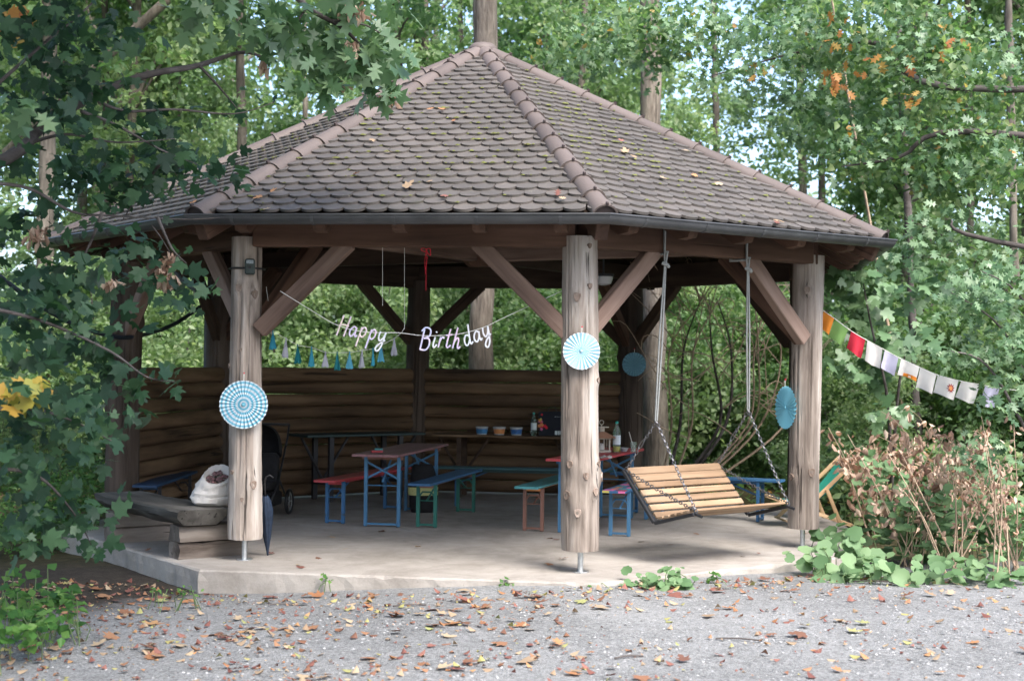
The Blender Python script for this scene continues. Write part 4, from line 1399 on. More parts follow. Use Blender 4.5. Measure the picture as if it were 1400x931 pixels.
# --- trail camera strapped to the left post
p = at(342, 365, pA.y - 0.155)
t = thing('trail_camera', 'small dark green camera box strapped near the top of the left front post', 'camera', frame(p, (1, 0.1, 0)))
b = MB(); b.box((0, -0.015, 0), (0.085, 0.055, 0.135), ch=0.012); b.build('camera_body', plain('olive_black_plastic', (0.03, 0.045, 0.04), 0.5, 0, 0.4, 40), t)
b = MB(); b.box((0, -0.045, 0.042), (0.06, 0.006, 0.032), ch=0.002); b.build('led_panel', plain('grey_led_panel', (0.22, 0.26, 0.28), 0.3, 0, 0.4, 60), t)
b = MB(); b.tube([(0, -0.042, -0.005), (0, -0.05, -0.005)], 0.014, 12); b.build('lens', M_black, t)
b = MB()
ctr_ = POST[-1][1] + Vector((POST[-1][2] * 2.2 / 2.6, 0, p.z - 0.01))
b.tube([(ctr_ + Vector((0.152 * math.cos(a), 0.152 * math.sin(a), 0))) for a in [2 * PI * j / 30 for j in range(30)]], 0.008, 5, closed=True)
b.build('strap', M_black, t, Matrix.Identity(4))


# --- birthday banner
def smooth_pts(pts, n=5):
    pts = [Vector(p) for p in pts]
    out = []
    for i in range(len(pts) - 1):
        p0, p1, p2, p3 = pts[max(i - 1, 0)], pts[i], pts[i + 1], pts[min(i + 2, len(pts) - 1)]
        for j in range(n):
            t = j / n
            out.append(0.5 * ((2 * p1) + (p2 - p0) * t + (2 * p0 - 5 * p1 + 4 * p2 - p3) * t * t + (3 * p1 - p0 - 3 * p2 + p3) * t ** 3))
    out.append(pts[-1])
    return out


GL = {  # strokes on a grid: x-height 1, ascender 2, descender -1
    'H': (1.5, [[(0.1, 0), (0.45, 2)], [(1.05, 0), (1.4, 2)], [(0.1, 0.95), (0.7, 1.1), (1.45, 1.05)]]),
    'a': (1.15, [[(0.85, 0.85), (0.5, 1.0), (0.1, 0.6), (0.1, 0.15), (0.4, 0.0), (0.75, 0.4), (0.9, 0.95)], [(0.9, 0.95), (0.82, 0.3), (0.95, 0.02), (1.15, 0.2)]]),
    'p': (1.2, [[(0.3, 1.0), (0.05, -1.0)], [(0.25, 0.6), (0.6, 1.0), (0.95, 0.8), (0.9, 0.3), (0.55, 0.0), (0.2, 0.25)]]),
    'y': (1.2, [[(0.2, 1.0), (0.12, 0.4), (0.35, 0.05), (0.75, 0.4), (0.95, 1.0)], [(0.95, 1.0), (0.75, -0.4), (0.35, -1.0), (0.02, -0.8), (0.3, -0.35), (1.1, 0.2)]]),
    'B': (1.5, [[(0.45, 1.9), (0.1, 0.0)], [(0.1, 1.7), (0.6, 2.05), (1.2, 1.85), (1.15, 1.3), (0.45, 1.05)], [(0.45, 1.05), (1.1, 1.0), (1.2, 0.45), (0.8, 0.0), (0.1, 0.02)]]),
    'i': (0.75, [[(0.4, 1.0), (0.22, 0.3), (0.35, 0.0), (0.7, 0.3)], [(0.50, 1.42), (0.53, 1.55)]]),
    'r': (0.95, [[(0.15, 0.0), (0.35, 1.0)], [(0.28, 0.6), (0.5, 0.95), (0.85, 0.9)]]),
    't': (0.9, [[(0.6, 1.8), (0.25, 0.3), (0.4, 0.0), (0.8, 0.25)], [(0.1, 1.15), (0.9, 1.25)]]),
    'h': (1.2, [[(0.6, 2.0), (0.15, 0.0)], [(0.25, 0.5), (0.6, 0.98), (0.85, 0.8), (0.78, 0.2), (0.9, 0.0), (1.15, 0.2)]]),
    'd': (1.25, [[(0.8, 0.85), (0.45, 1.0), (0.08, 0.6), (0.1, 0.12), (0.4, 0.0), (0.8, 0.45)], [(1.05, 2.0), (0.82, 0.4), (0.9, 0.02), (1.2, 0.2)]]),
}
M_hol = []
for i, (c0_, c1_) in enumerate((((0.70, 0.54, 0.66), (0.62, 0.57, 0.78)), ((0.54, 0.57, 0.78), (0.72, 0.59, 0.75)), ((0.72, 0.60, 0.52), (0.70, 0.58, 0.70)), ((0.74, 0.73, 0.78), (0.66, 0.72, 0.78)))):
    m, n_, l_, b_ = newmat('iridescent_card_%d' % i)
    g_ = noise(n_, l_, coords(n_, l_, (1, 1, 1)), 11, 2)
    l_.new(ramp(n_, l_, g_, [(0.35, c0_), (0.65, c1_)]), b_.inputs['Base Color'])
    b_.inputs['Roughness'].default_value = 0.3; b_.inputs['Metallic'].default_value = 0.15
    M_hol.append(m)

YB = 12.42
bs0 = at(378, 398, YB + 0.03); bs1 = at(768, 398, YB - 0.22)
banner_px = [(383, 398), (430, 427), (462, 445), (500, 454), (545, 455), (580, 459), (625, 457), (660, 448), (690, 434), (768, 398)]
bp = smooth_pts([at(x, y, YB - 0.25 * (x - 378) / 390) for x, y in banner_px], 4)
t = thing('birthday_banner', 'pastel iridescent letter garland reading Happy Birth day strung between two front posts', 'banner', bp[0])
b = MB(); b.tube(bp, 0.003, 5); b.build('string', M_string, t, Matrix.Identity(4))


def letter(ch, px, py, hpx, slope, mt):
    """px,py: photo pixel of the letter baseline left end; hpx: pixels per x-height unit"""
    Y = YB - 0.25 * (px - 378) / 390 - 0.012
    o = at(px, py, Y)
    s = hpx / FPX * Y
    wch, strokes = GL[ch]
    b = MB()
    cs, sn = math.cos(slope), math.sin(slope)
    for k, st in enumerate(strokes):
        q = smooth_pts([(x, 0, z) for x, z in st], 5)
        P = []
        for v in q:
            x, z = v.x * 0.9 + v.z * 0.08, v.z * 1.24
            P.append((s * (x * cs - z * sn), -k * 0.0015, s * (x * sn + z * cs)))
        b.tube(P, 0.0068, 6)
        # flat profile needs its thin axis along y
    # flatten in depth
    b.v = [(x, y * 0.35, z) for x, y, z in b.v]
    ob = b.build('letter', M_hol[mt], t, Matrix.Translation(o), smooth=True)
    return wch * hpx


x = 459
for ch, yb, h, mt in (('H', 458, 11.5, 2), ('a', 459, 11, 0), ('p', 460, 11, 2), ('p', 463, 11, 0), ('y', 466, 11, 3)):
    x += letter(ch, x, yb, h, -0.16, mt) * 1.0
x = 573
for ch, yb, h, mt in (('B', 478, 12, 1), ('i', 475, 11.5, 3), ('r', 475, 11.5, 1), ('t', 475, 11.5, 0), ('h', 476, 11.5, 0)):
    x += letter(ch, x, yb, h, -0.02, mt) * 0.92
x = 636
for ch, yb, h, mt in (('d', 473, 11, 3), ('a', 468, 11, 3), ('y', 462, 11, 3)):
    x += letter(ch, x, yb, h, 0.32, mt) * 0.95

# tassel garland
M_tas = {'teal': plain('teal_tassel', (0.02, 0.20, 0.28), 0.8), 'foil': plain('dark_teal_foil', (0.005, 0.10, 0.11), 0.25, 0.6), 'grey': plain('lilac_grey_tassel', (0.30, 0.31, 0.36), 0.85), 'blue': plain('blue_tassel', (0.06, 0.25, 0.35), 0.8)}
tas = [(373, 453, 24, 'teal'), (391, 463, 26, 'grey'), (407, 472, 25, 'foil'), (426, 475, 26, 'teal'), (445, 482, 20, 'grey'), (461, 482, 24, 'foil'), (478, 482, 22, 'blue'), (495, 479, 24, 'grey'), (510, 477, 23, 'teal'), (521, 472, 23, 'blue'), (539, 463, 23, 'grey')]
YT = 12.72
gp = [at(364, 392, YT + 0.02), at(372, 452, YT)] + [at(px, py, YT) for px, py, _, _ in tas[1:]] + [at(549, 455, YT - 0.02), at(553, 448, YT - 0.02)]
t = thing('tassel_garland', 'hanging garland of teal and grey paper tassels above the back wall', 'garland', gp[0])
b = MB(); b.tube(gp, 0.002, 5)
for sx, ey in ((523, 418), (553, 450)): b.tube([at(sx, 338, YT - 0.02), at(sx, ey, YT - 0.02)], 0.002, 5)
b.build('string', M_string, t, Matrix.Identity(4))
for i, (px, py, h, c) in enumerate(tas):
    o = at(px, py, YT)
    H = h / FPX * YT
    b = MB()
    rr = random.Random(i)
    for q in range(12):
        a = 2 * PI * q / 12
        r = rr.uniform(0.4, 1) * (0.03 if px != 510 else 0.015)
        b.add([(0.003, 0, 0), (-0.003, 0, 0), (r * math.cos(a) - 0.008, r * math.sin(a), -H * rr.uniform(0.9, 1.05)), (r * math.cos(a) + 0.008, r * math.sin(a), -H * rr.uniform(0.9, 1.05))], [(0, 1, 2, 3)])
    b.tube([(0, 0, 0.012), (0, 0, -0.03)], [0.004, 0.008], 6)
    b.build('tassel', M_tas[c], t, Matrix.Translation(o))

# red ribbon
o = at(583, 341, 12.3)
t = thing('ribbon', 'red ribbon bow hanging from the front beam', 'ribbon', Matrix.Translation(o))
b = MB()
for pts, r in (([(0, 0, 0), (-0.03, 0, 0.01), (-0.045, 0, -0.005), (-0.01, 0, -0.02), (0, 0, 0)], 0.010), ([(0, 0, 0), (0.03, 0, 0.005), (0.035, 0, -0.05), (0.01, 0, -0.03), (0, 0, 0)], 0.012), ([(0, 0, 0), (0.005, 0, -0.08), (-0.005, 0, -0.17)], 0.009), ([(0, 0, 0), (-0.012, 0, -0.1), (-0.006, 0, -0.21)], 0.007)):
    b.tube(smooth_pts(pts, 4), r, 6, flat=0.3)
b.build('bow', M_redcloth, t); b = MB(); b.tube([(0, 0, -0.1), (0, 0, -0.35)], 0.002, 4); b.build('thread', M_redcloth, t)

# round lamp under the roof
o = at(825, 381, 15.2)
t = thing('ceiling_lamp', 'round white lamp fixed under the roof near the middle post', 'lamp', Matrix.Translation(o))
b = MB(); b.lathe([(0.03, -0.07), (0.08, -0.055), (0.10, 0.0), (0.10, 0.02)], 18); b.build('lamp_shade', M_clearp, t, smooth=True)
b = MB(); b.lathe([(0.11, 0.02), (0.11, 0.05)], 18); b.tube([(0, 0, 0.05), (0, 0, 0.75)], 0.012, 6); b.build('lamp_base', M_black, t)

# ------------------------------------------------------------------ swing seat
u = (pC - pB); u.z = 0; u.normalize()
nn_ = Vector((u.y, -u.x, 0))
PL = on_table(898, 0, 0.0, pB, pC, 0)
PL.z = 0
# left edge of the swing: bend point
SB = at(897, 712, PL.y)
LSW = 1.2
Mst = Matrix(((u.x, nn_.x, 0, SB.x), (u.y, nn_.y, 0, SB.y), (0, 0, 1, 0), (0, 0, 0, 1)))   # x along beam, y outward, z up
t = thing('swing_seat', 'slatted wooden swing seat hung on chains and grey straps from the right front beam', 'swing', Mst)
zb = SB.z
BK = Vector((0, -0.39, 0.42)); ST = Vector((0, 0.45, 0.115))
o0 = Vector((0, 0, zb))


def slat(p, du, w_, name):
    """slat along x at point p in plane direction du"""
    b = MB(); b.box((LSW / 2, 0, 0), (LSW, w_, 0.022), ch=0.005)
    du = du.normalized(); nz = Vector((1, 0, 0)).cross(du)
    if nz.z < 0: nz = -nz
    y = nz.cross(Vector((1, 0, 0)))
    Ml = Matrix(((1, y.x, nz.x, p.x), (0, y.y, nz.y, p.y), (0, y.z, nz.z, p.z), (0, 0, 0, 1)))
    b.build(name, M_slat, t, Mst @ Ml)


nb = 7
for i in range(nb): slat(o0 + BK * ((i + 0.55) / nb) + Vector((0, 0.012, 0.014)), BK, BK.length / nb - (0.020 if i < nb - 2 else 0.004), 'back_slat')
for i in range(6): slat(o0 + ST * ((i + 0.6) / 6) + Vector((0, 0, 0.018)), ST, ST.length / 6 - 0.018, 'seat_slat')
for x in (0.0, LSW):
    b = MB()
    sx = 0.014 if x == 0 else -0.014
    for (A, B_) in ((o0 - BK * 0.0, o0 + BK * 1.02), (o0, o0 + ST * 1.03)):
        dv = (B_ - A); Lx = dv.length
        fb = MB(); fb.box((Lx / 2, 0, -0.012), (Lx, 0.035, 0.03), ch=0.003)
        b.add([frame(A + Vector((x + (-0.012 if x == 0 else 0.012), 0, -0.006)), dv) @ Vector(v) for v in fb.v], fb.f)
    b.tube([o0 + ST * 1.0 + Vector((x, 0, -0.01)), o0 + ST * 1.0 + Vector((x + 0.0, 0.09, -0.03))], 0.014, 6)
    b.build('side_frame', M_black, t, Mst)


def chain(p0, p1, parent, M, link=0.038):
    p0, p1 = Vector(p0), Vector(p1)
    L = (p1 - p0).length; n = max(2, int(L / (link * 0.78)))
    b = MB()
    d_ = (p1 - p0).normalized()
    sag = 0.012
    for i in range(n):
        s = (i + 0.5) / n
        c = p0 + (p1 - p0) * s + Vector((0, 0, -sag * 4 * s * (1 - s)))
        F = frame(c, d_) @ Matrix.Rotation((PI / 2) * (i % 2) + 0.4, 4, 'X')
        o = []
        for j in range(10):
            a = 2 * PI * j / 10
            o.append((link / 2 * math.cos(a), 0.0125 * math.sin(a), 0))
        b.tube(o, 0.0042, 5, closed=True, M=F)
    return b.build('chain', M_chain, parent, M)


strap_pts = {}
for x, ptop, pbot, dx in ((0.0, (907, 328), (897, 575), 0), (LSW, (1020, 352), (1023, 560), 0)):
    Yt = (Mst @ Vector((x, 0, 0))).y
    cb = on_table(ptop[0] - 14, 0, 0, ring(0, RP), ring(1, RP), 0); cb.z = 2.84
    tp = cb + nn_ * 0.11 + Vector((0, 0, -0.15))
    bt = at(pbot[0], pbot[1], Yt + 0.02)
    b = MB()
    mid = tp + (bt - tp) * 0.07
    for s in (-1, 1):
        off = Vector((0.012 * s, 0, 0))
        b.tube([tp + off * 0.6 + Vector((0.012, 0, 0.02)), tp + off, mid + off * 0.3, tp + (bt - tp) * 0.5 + off * 1.1, bt + off * 0.6], 0.017, 6, flat=0.5)
    b.tube([mid + Vector((-0.03, -0.02, 0.02)), mid + Vector((0.02, -0.025, 0)), mid + Vector((0.03, 0.01, -0.01))], 0.016, 6)
    b.build('strap', M_strap, t, Matrix.Identity(4))
    # loop round the beam
    lb = MB()
    uu = u; hh = 0.165
    loop = [cb + nn_ * (0.095 * a_) + Vector((0, 0, c_)) for a_, c_ in ((1, -0.152), (1, 0.05), (1, 0.152), (-1, 0.152), (-1, -0.152))]
    lb.tube(loop, 0.022, 6, closed=True, flat=0.5); lb.build('beam_loop', M_strap, t, Matrix.Identity(4))
    bl = Mst.inverted() @ bt
    fr = o0 + ST * 1.0 + Vector((x, 0.03, 0.0)); bk = o0 + BK * 1.0 + Vector((x, 0, 0.0))
    chain(bl, fr, t, Mst); chain(bk, fr + Vector((0, 0, 0.012)), t, Mst)
    kp = bl + (bk - bl) * 0.38
    chain(bl, kp, t, Mst); chain(bl + (bk - bl) * 0.55, bk, t, Mst)
    cb2 = MB(); d_ = (bk - bl)
    F = frame(bl + d_ * 0.465, d_) @ Matrix.Rotation(1.2, 4, 'X')
    lh = d_.length * 0.1
    cb2.tube([(lh * math.cos(a), 0.020 * math.sin(a) * (1 + 0.3 * math.cos(a)), 0) for a in [2 * PI * j / 16 for j in range(16)]], 0.0055, 6, closed=True, M=F)
    cb2.build('carabiner', M_chain, t, Mst, smooth=True)

# ------------------------------------------------------------------ deckchair
f0 = gz(1064, 722); f1 = gz(1168, 722)
dx = (f1 - f0); dx.z = 0; Ld = dx.length; dx.normalize()
dy = Vector((-dx.y, dx.x, 0))
Md = Matrix(((dx.x, dy.x, 0, f0.x), (dx.y, dy.y, 0, f0.y), (0, 0, 1, 0), (0, 0, 0, 1)))
t = thing('deckchair', 'wooden folding deckchair with a green canvas sling behind the right front post', 'deckchair', Md)
sc_ = Ld


def bar(name, p, q, w_=0.022, h_=0.04, mat=M_lightwood):
    p, q = Vector(p), Vector(q)
    b = MB(); L = (q - p).length; b.box((L / 2, 0, 0), (L, w_, h_), ch=0.004)
    b.build(name, mat, t, Md @ frame(p, q - p))


topx, topz = Ld * 1.0, 0.72
for y in (0.0, 0.52):
    bar('back_rail', (Ld * 0.16, y, 0.05), (topx, y, topz))
    bar('base_rail', (Ld * 0.02, y + 0.03, 0.30), (Ld * 0.98, y + 0.03, 0.025))
    bar('prop_leg', (Ld * 0.62, y - 0.03, 0.42), (Ld * 0.80, y - 0.03, 0.06))
for (x, z) in ((topx, topz), (Ld * 0.02, 0.30), (Ld * 0.98, 0.03), (Ld * 0.80, 0.07), (Ld * 0.16, 0.06)):
    b = MB(); b.tube([(x, -0.02, z), (x, 0.57, z)], 0.012, 8); b.build('cross_bar', M_lightwood, t, Md)
b = MB()
cv = []
for i in range(17):
    s = i / 16
    x = topx + (Ld * 0.02 - topx) * s; z = topz + (0.30 - topz) * s - 0.24 * math.sin(PI * s) ** 1.1 * (1 - 0.2 * s)
    for j in range(5): cv.append((x, 0.03 + 0.46 * j / 4, z - 0.012 * math.sin(PI * j / 4)))
b.add(cv, [(i * 5 + j, i * 5 + j + 1, (i + 1) * 5 + j + 1, (i + 1) * 5 + j) for i in range(16) for j in range(4)])
b.build('canvas_sling', M_green_cloth, t, Md, smooth='all')

# ------------------------------------------------------------------ bunting on the right
def cloth(name, c):
    m, n, l, b = newmat(name)
    l.new(ramp(n, l, noise(n, l, coords(n, l, (1, 1, 1)), 12, 3), [(0.3, tuple(x * 0.92 for x in c)), (0.7, c)]), b.inputs['Base Color'])
    b.inputs['Roughness'].default_value = 0.9
    tr = n.new('ShaderNodeBsdfTranslucent'); tr.inputs[0].default_value = c + (1,)
    ms = n.new('ShaderNodeMixShader'); ms.inputs[0].default_value = 0.35
    l.new(b.outputs[0], ms.inputs[1]); l.new(tr.outputs[0], ms.inputs[2]); l.new(ms.outputs[0], n['Material Output'].inputs[0])
    return m


C_or, C_gr, C_rd = cloth('orange_flag', (0.72, 0.25, 0.03)), cloth('green_flag', (0.18, 0.34, 0.10)), cloth('red_flag', (0.62, 0.03, 0.06))
C_w, C_l = cloth('off_white_flag', (0.74, 0.72, 0.70)), cloth('lilac_flag', (0.52, 0.51, 0.66))
bt_px = [(1112, 415), (1126, 425), (1143, 437), (1163, 452), (1185, 465), (1207, 477), (1231, 490), (1257, 502), (1283, 513), (1314, 521), (1342, 526), (1368, 531), (1450, 540)]
YF = lambda x: pC.y + 0.12 - 0.9 * (x - 1112) / 300
fp = [at(x, y, YF(x)) for x, y in bt_px]
t = thing('flag_bunting', 'string of small cloth flags from orange to white tied to the right front post', 'bunting', fp[0])
b = MB(); b.tube(smooth_pts(fp, 3), 0.003, 5); b.build('string', M_string, t, Matrix.Identity(4))
flags = [((1126, 424), (1142, 437), 22, C_or), ((1141, 437), (1163, 451), 24, C_gr), ((1163, 452), (1185, 465), 26, C_rd), ((1185, 465), (1208, 478), 28, C_w), ((1209, 478), (1231, 491), 24, C_l), ((1231, 490), (1259, 502), 20, C_w), ((1257, 502), (1283, 514), 26, C_w), ((1281, 512), (1314, 521), 26, C_w), ((1313, 521), (1342, 527), 25, C_w), ((1346, 528), (1368, 532), 26, C_l)]
for i, (pa, pb_, h, mt) in enumerate(flags):
    A = at(pa[0], pa[1], YF(pa[0])); B_ = at(pb_[0], pb_[1], YF(pb_[0])); H = h / FPX * A.y
    rr = random.Random(i + 3)
    b = MB(); g = 6; vs = []
    lean = rr.uniform(-0.42, -0.02); A = A + (B_ - A) * 0.04; B_ = A + (B_ - A) * rr.uniform(0.86, 0.94); tw_ = rr.uniform(-0.12, 0.16)
    for j in range(g):
        for k in range(g):
            p = A + (B_ - A) * (k / (g - 1))
            dn = j / (g - 1)
            p = p + Vector((lean * H * dn, (0.045 * math.sin(k * 1.3 + i) + rr.uniform(-0.01, 0.01)) * dn, -H * dn * (1 - 0.06 * math.sin(k * 1.1 + i)) - tw_ * H * dn * (k / (g - 1) - 0.5)))
            vs.append(p)
    b.add(vs, [(j * g + k, j * g + k + 1, (j + 1) * g + k + 1, (j + 1) * g + k) for j in range(g - 1) for k in range(g - 1)])
    fo = b.build('flag', mt, t, Matrix.Identity(4), smooth='all')
    if i == 7:
        eb = MB()
        def fpt(ku, jv, off):
            ku = max(0, min(g - 1.001, ku)); jv = max(0, min(g - 1.001, jv)); k0, j0 = int(ku), int(jv); fk, fj = ku - k0, jv - j0
            q = [vs[(j0 + dj) * g + k0 + dk] for dj in (0, 1) for dk in (0, 1)]
            return (q[0] * (1 - fk) + q[1] * fk) * (1 - fj) + (q[2] * (1 - fk) + q[3] * fk) * fj + Vector((0, -off, 0))
        for n_, ra, rb, off, mt_ in ((20, 1.05, 0.6, 0.004, 0), (12, 0.45, 0.45, 0.007, 1)):
            pts_ = [fpt(3.4, 2.4, off)] + [fpt(3.4 + (ra if q % 2 else rb) * math.cos(2 * PI * q / n_), 2.4 + 1.2 * (ra if q % 2 else rb) * math.sin(2 * PI * q / n_), off) for q in range(n_)]
            eb.add(pts_, [(0, 1 + q, 1 + (q + 1) % n_) for q in range(n_)], mt_)
        eb.build('sun_print', [plain('maroon_print', (0.30, 0.05, 0.06), 0.8), M_orange], fo, Matrix.Identity(4))
    if i == 5:
        eb = MB()
        q = [vs[5 * g + k] + Vector((0, -0.004, 0)) for k in range(g)] + [vs[4 * g + k] + Vector((0, -0.004, 0.4 * H / 5 * (k / g))) for k in range(g)]
        eb.add(q, [(k, k + 1, g + k + 1, g + k) for k in range(2, g - 1)]); eb.build('orange_edge', C_or, fo, Matrix.Identity(4))

# dark cable on the left
cp = smooth_pts([at(-40, 345, 12.8), at(0, 378, 13.0), at(50, 415, 13.4), at(100, 443, 13.9), at(150, 459, 14.3), at(185, 460, 14.8), at(230, 447, 16.0), at(262, 428, 17.0), at(288, 408, 17.45)], 5)
b = MB(); b.tube(cp, 0.022, 8)
o = b.build('hanging_cable', M_cable, None, Matrix.Identity(4), smooth='all')
tag(o, 'dark blue black cable sagging through the leaves to the left back post', 'cable')
M_cord = plain('faded_red_cord', (0.28, 0.06, 0.07), 0.8)
# red cord on the right
b = MB(); b.tube(smooth_pts([at(1296, 695, 14.5), at(1340, 691, 14.2), at(1420, 688, 13.8)], 4), 0.006, 5)
o = b.build('red_cord', M_cord, None, Matrix.Identity(4))
tag(o, 'thin red cord stretched behind the withered plants at the right edge', 'cord')

# ================================================================== vegetation
def nprand(n, lo, hi): return lo + (hi - lo) * rng.random(n)


def rdir(n):
    return unit(rng.normal(size=(n, 3)))


def clump_cloud(centres, rad, per, flat=0.6):
    """leaf positions in small uneven clumps; centres (n,3), rad (n,)"""
    n = len(centres)
    idx = np.repeat(np.arange(n), per)
    d = rdir(len(idx)) * (rng.random(len(idx)) ** 0.45)[:, None]
    d[:, 2] *= flat
    return centres[idx] + d * rad[idx][:, None], d


def crown_points(R, H, z0, nclump, seed_gap=0.25):
    """clump centres over an uneven crown: radius R, from z0 to z0+H"""
    n = nclump * 3
    d = rdir(n)
    r = rng.random(n) ** 0.38
    a = np.arctan2(d[:, 1], d[:, 0])
    ph = rng.random(4) * 6.28
    lump = 1 + 0.22 * np.sin(2 * a + ph[0] + 2 * d[:, 2]) + 0.16 * np.sin(3 * a + ph[1] - 3 * d[:, 2]) + 0.12 * np.sin(5 * d[:, 2] + ph[2])
    p = d * (r * lump)[:, None]
    keep = np.sin(p[:, 0] * 4.1 + ph[0]) + np.sin(p[:, 1] * 3.7 + ph[1]) + np.sin(p[:, 2] * 4.6 + ph[2]) > -1.0
    p = p[keep][:nclump]
    return np.stack([p[:, 0] * R, p[:, 1] * R, z0 + H / 2 + p[:, 2] * H / 2], 1)


def crown_mesh(name, R, H, z0, nclump, per, leaf, mat, tpl=T_kite, crad=(0.35, 0.8)):
    c = crown_points(R, H, z0, nclump)
    rad = nprand(len(c), *crad)
    pos, d = clump_cloud(c, rad, per)
    n = len(pos)
    nrm = np.array([0, 0, 1.0]) * 0.55 + rdir(n) * 0.75 + d * 0.3
    tip = rdir(n) + np.array([0, 0, -0.4])
    var = np.clip(np.repeat(rng.random(len(c)), per) * 0.45 + rng.random(n) * 0.5, 0, 0.985)
    var[rng.random(n) < 0.004] = 1.0
    return leaves_mesh(name, pos, nrm, tip, leaf * nprand(n, 0.7, 1.25), tpl, mat, var), c


def trunk_obj(parent, M, H, r0, r1, lean=(0, 0), limbs=None, mat=None, seed=0, seg=12, name='trunk'):
    rr = random.Random(seed)
    b = MB()
    pts = []; rad = []
    n = 14
    for i in range(n + 1):
        t = i / n
        pts.append((lean[0] * t + 0.05 * math.sin(t * 5 + seed), lean[1] * t + 0.05 * math.sin(t * 4 + seed * 2), -0.3 + (H + 0.3) * t))
        rad.append(r0 + (r1 - r0) * t ** 0.8 + (0.25 * r0 * math.exp(-t * 22)))
    b.tube(pts, rad, seg)
    o = b.build(name, mat or M_bark, parent, M, smooth='all')
    if limbs is not None:
        for (s, e, r) in limbs:
            lb = MB()
            p0 = Vector(pts[min(n, int(s * n))]); p1 = Vector(e)
            m1 = p0 + (p1 - p0) * 0.35 + Vector((0, 0, 0.25)); m2 = p0 + (p1 - p0) * 0.7 + Vector((rr.uniform(-.2, .2), rr.uniform(-.2, .2), 0.2))
            lb.tube(smooth_pts([p0, m1, m2, p1], 3), [r * (1 - 0.8 * i / 9) for i in range(10)], 6)
            lb.build('limb', mat or M_bark, o, M, smooth='all')
    return o


def make_tree(label, x, y, H, R, cz0, cH, nclump, per, leaf, mat, r0=0.16, lean=(0, 0), seed=0, group=None, nl=7, name='leafy_tree', bark=None, tpl=T_kite, crad=(0.35, 0.8)):
    M = Matrix.Translation((x, y, float(ground_z(x, y))))
    t = thing(name, label, 'tree', M, group)
    me, c = crown_mesh('crown', R, cH, cz0, nclump, per, leaf, mat, tpl, crad)
    co = place(bpy.data.objects.new('crown', me), t, M @ Matrix.Translation((lean[0] * 0.7, lean[1] * 0.7, 0)))
    rr = random.Random(seed)
    limbs = []
    cc = [c[rr.randrange(len(c))] for _ in range(nl)]
    for q in cc:
        s = min(0.95, max(0.25, (q[2] - 1.2) / H))
        limbs.append((s, (q[0] + lean[0] * .7, q[1] + lean[1] * .7, q[2]), r0 * rr.uniform(0.25, 0.45)))
    trunk_obj(t, M, H, r0, r0 * 0.25, lean, limbs, bark, seed)
    return t


# ---- prototypes of the wood: trees far apart enough to count are copies with their own turn, size and place
G_WOOD = 'leafy trees of the wood behind the pavilion'
L_WOOD = 'leafy green tree standing in the wood behind the pavilion'
G_SH = 'green bushes growing behind the log wall'
L_SH = 'dense green bush growing at the edge of the wood behind the pavilion'
protos = []
for i, (H, R, z0, cH, nc, mat) in enumerate(((13, 3.2, 2.2, 10.5, 125, M_lf_bg2), (15, 3.6, 3.2, 11.5, 125, M_lf_bg2), (11, 2.8, 1.4, 9.0, 115, M_lf_bg))):
    protos.append((H, R, z0, cH, nc, mat))
wood_spots = [  # x, y, proto, scale
    (-9.5, 22, 0, 0.8), (-6.6, 26, 1, 0.85), (-2.0, 25.5, 2, 0.8), (-1.2, 28, 0, 0.9), (1.5, 28, 1, 0.85), (8.6, 23.5, 0, 0.8), (7.6, 27.0, 2, 0.9),
    (-12, 28, 1, 1.0), (-8.6, 31, 0, 1.0), (-7.6, 34, 1, 1.0), (-0.5, 35, 2, 1.1), (2.0, 35, 0, 1.0), (9.6, 31.5, 1, 1.0), (11.4, 28, 0, 1.0),
    (-15, 36, 0, 1.1), (-10.5, 39, 1, 1.1), (-7.2, 42, 2, 1.2), (-2.0, 43, 0, 1.15), (2.2, 42, 1, 1.0), (9.4, 40, 0, 1.1), (11.5, 37, 2, 1.2), (15, 33, 1, 1.0),
    (10.4, 19.8, 2, 0.75), (12.8, 23, 0, 0.9)]
ptree = []
for i, (H, R, z0, cH, nc, mat) in enumerate(protos):
    ptree.append(None)
for i, (x, y, p, s) in enumerate(wood_spots):
    H, R, z0, cH, nc, mat = protos[p]
    if ptree[p] is None:
        ptree[p] = make_tree(L_WOOD, x, y, H, R, z0, cH, nc, 85, 0.16, mat, 0.17, (random.uniform(-.5, .5), 0.3), p + 3, G_WOOD)
        ptree[p].matrix_basis = rz((x, y, float(ground_z(x, y))), 0) @ Matrix.Scale(s, 4)
    else:
        copy_tree(ptree[p], rz((x, y, float(ground_z(x, y))), random.uniform(0, 6.28)) @ Matrix.Diagonal((s, s, s * random.uniform(0.9, 1.1), 1)))
# the same wood goes on round the clearing, outside the picture
for i, (x, y, p, s) in enumerate(((-15, 12, 0, 1), (-14, 5, 1, 1), (-13, -2, 2, 1), (-10, -9, 0, 1), (-5, -13, 1, 1), (0, -15, 2, 1.1), (5, -14, 0, 1), (10, -11, 2, 0.9), (15, -4, 2, 0.9), (16, 4, 2, 0.9), (16, 12, 0, 0.9), (-10, 15, 2, 0.9), (-18, 0, 0, 1.1), (-8, -17, 2, 1.1), (3, -19, 1, 1))):
    copy_tree(ptree[p], rz((x, y, float(ground_z(x, y))), i * 1.3) @ Matrix.Scale(s, 4), 'leafy tree of the wood around the clearing, outside the picture', 'trees around the clearing outside the picture')
make_tree('added unseen leaning tree, its wide crown put there to shade the left side of the clearing', -5.2, 4.0, 11, 3.0, 5.3, 4.0, 210, 80, 0.16, M_lf_bg, 0.17, (4.4, 3.4), 77)  # unseen tree added to throw shade over the left side
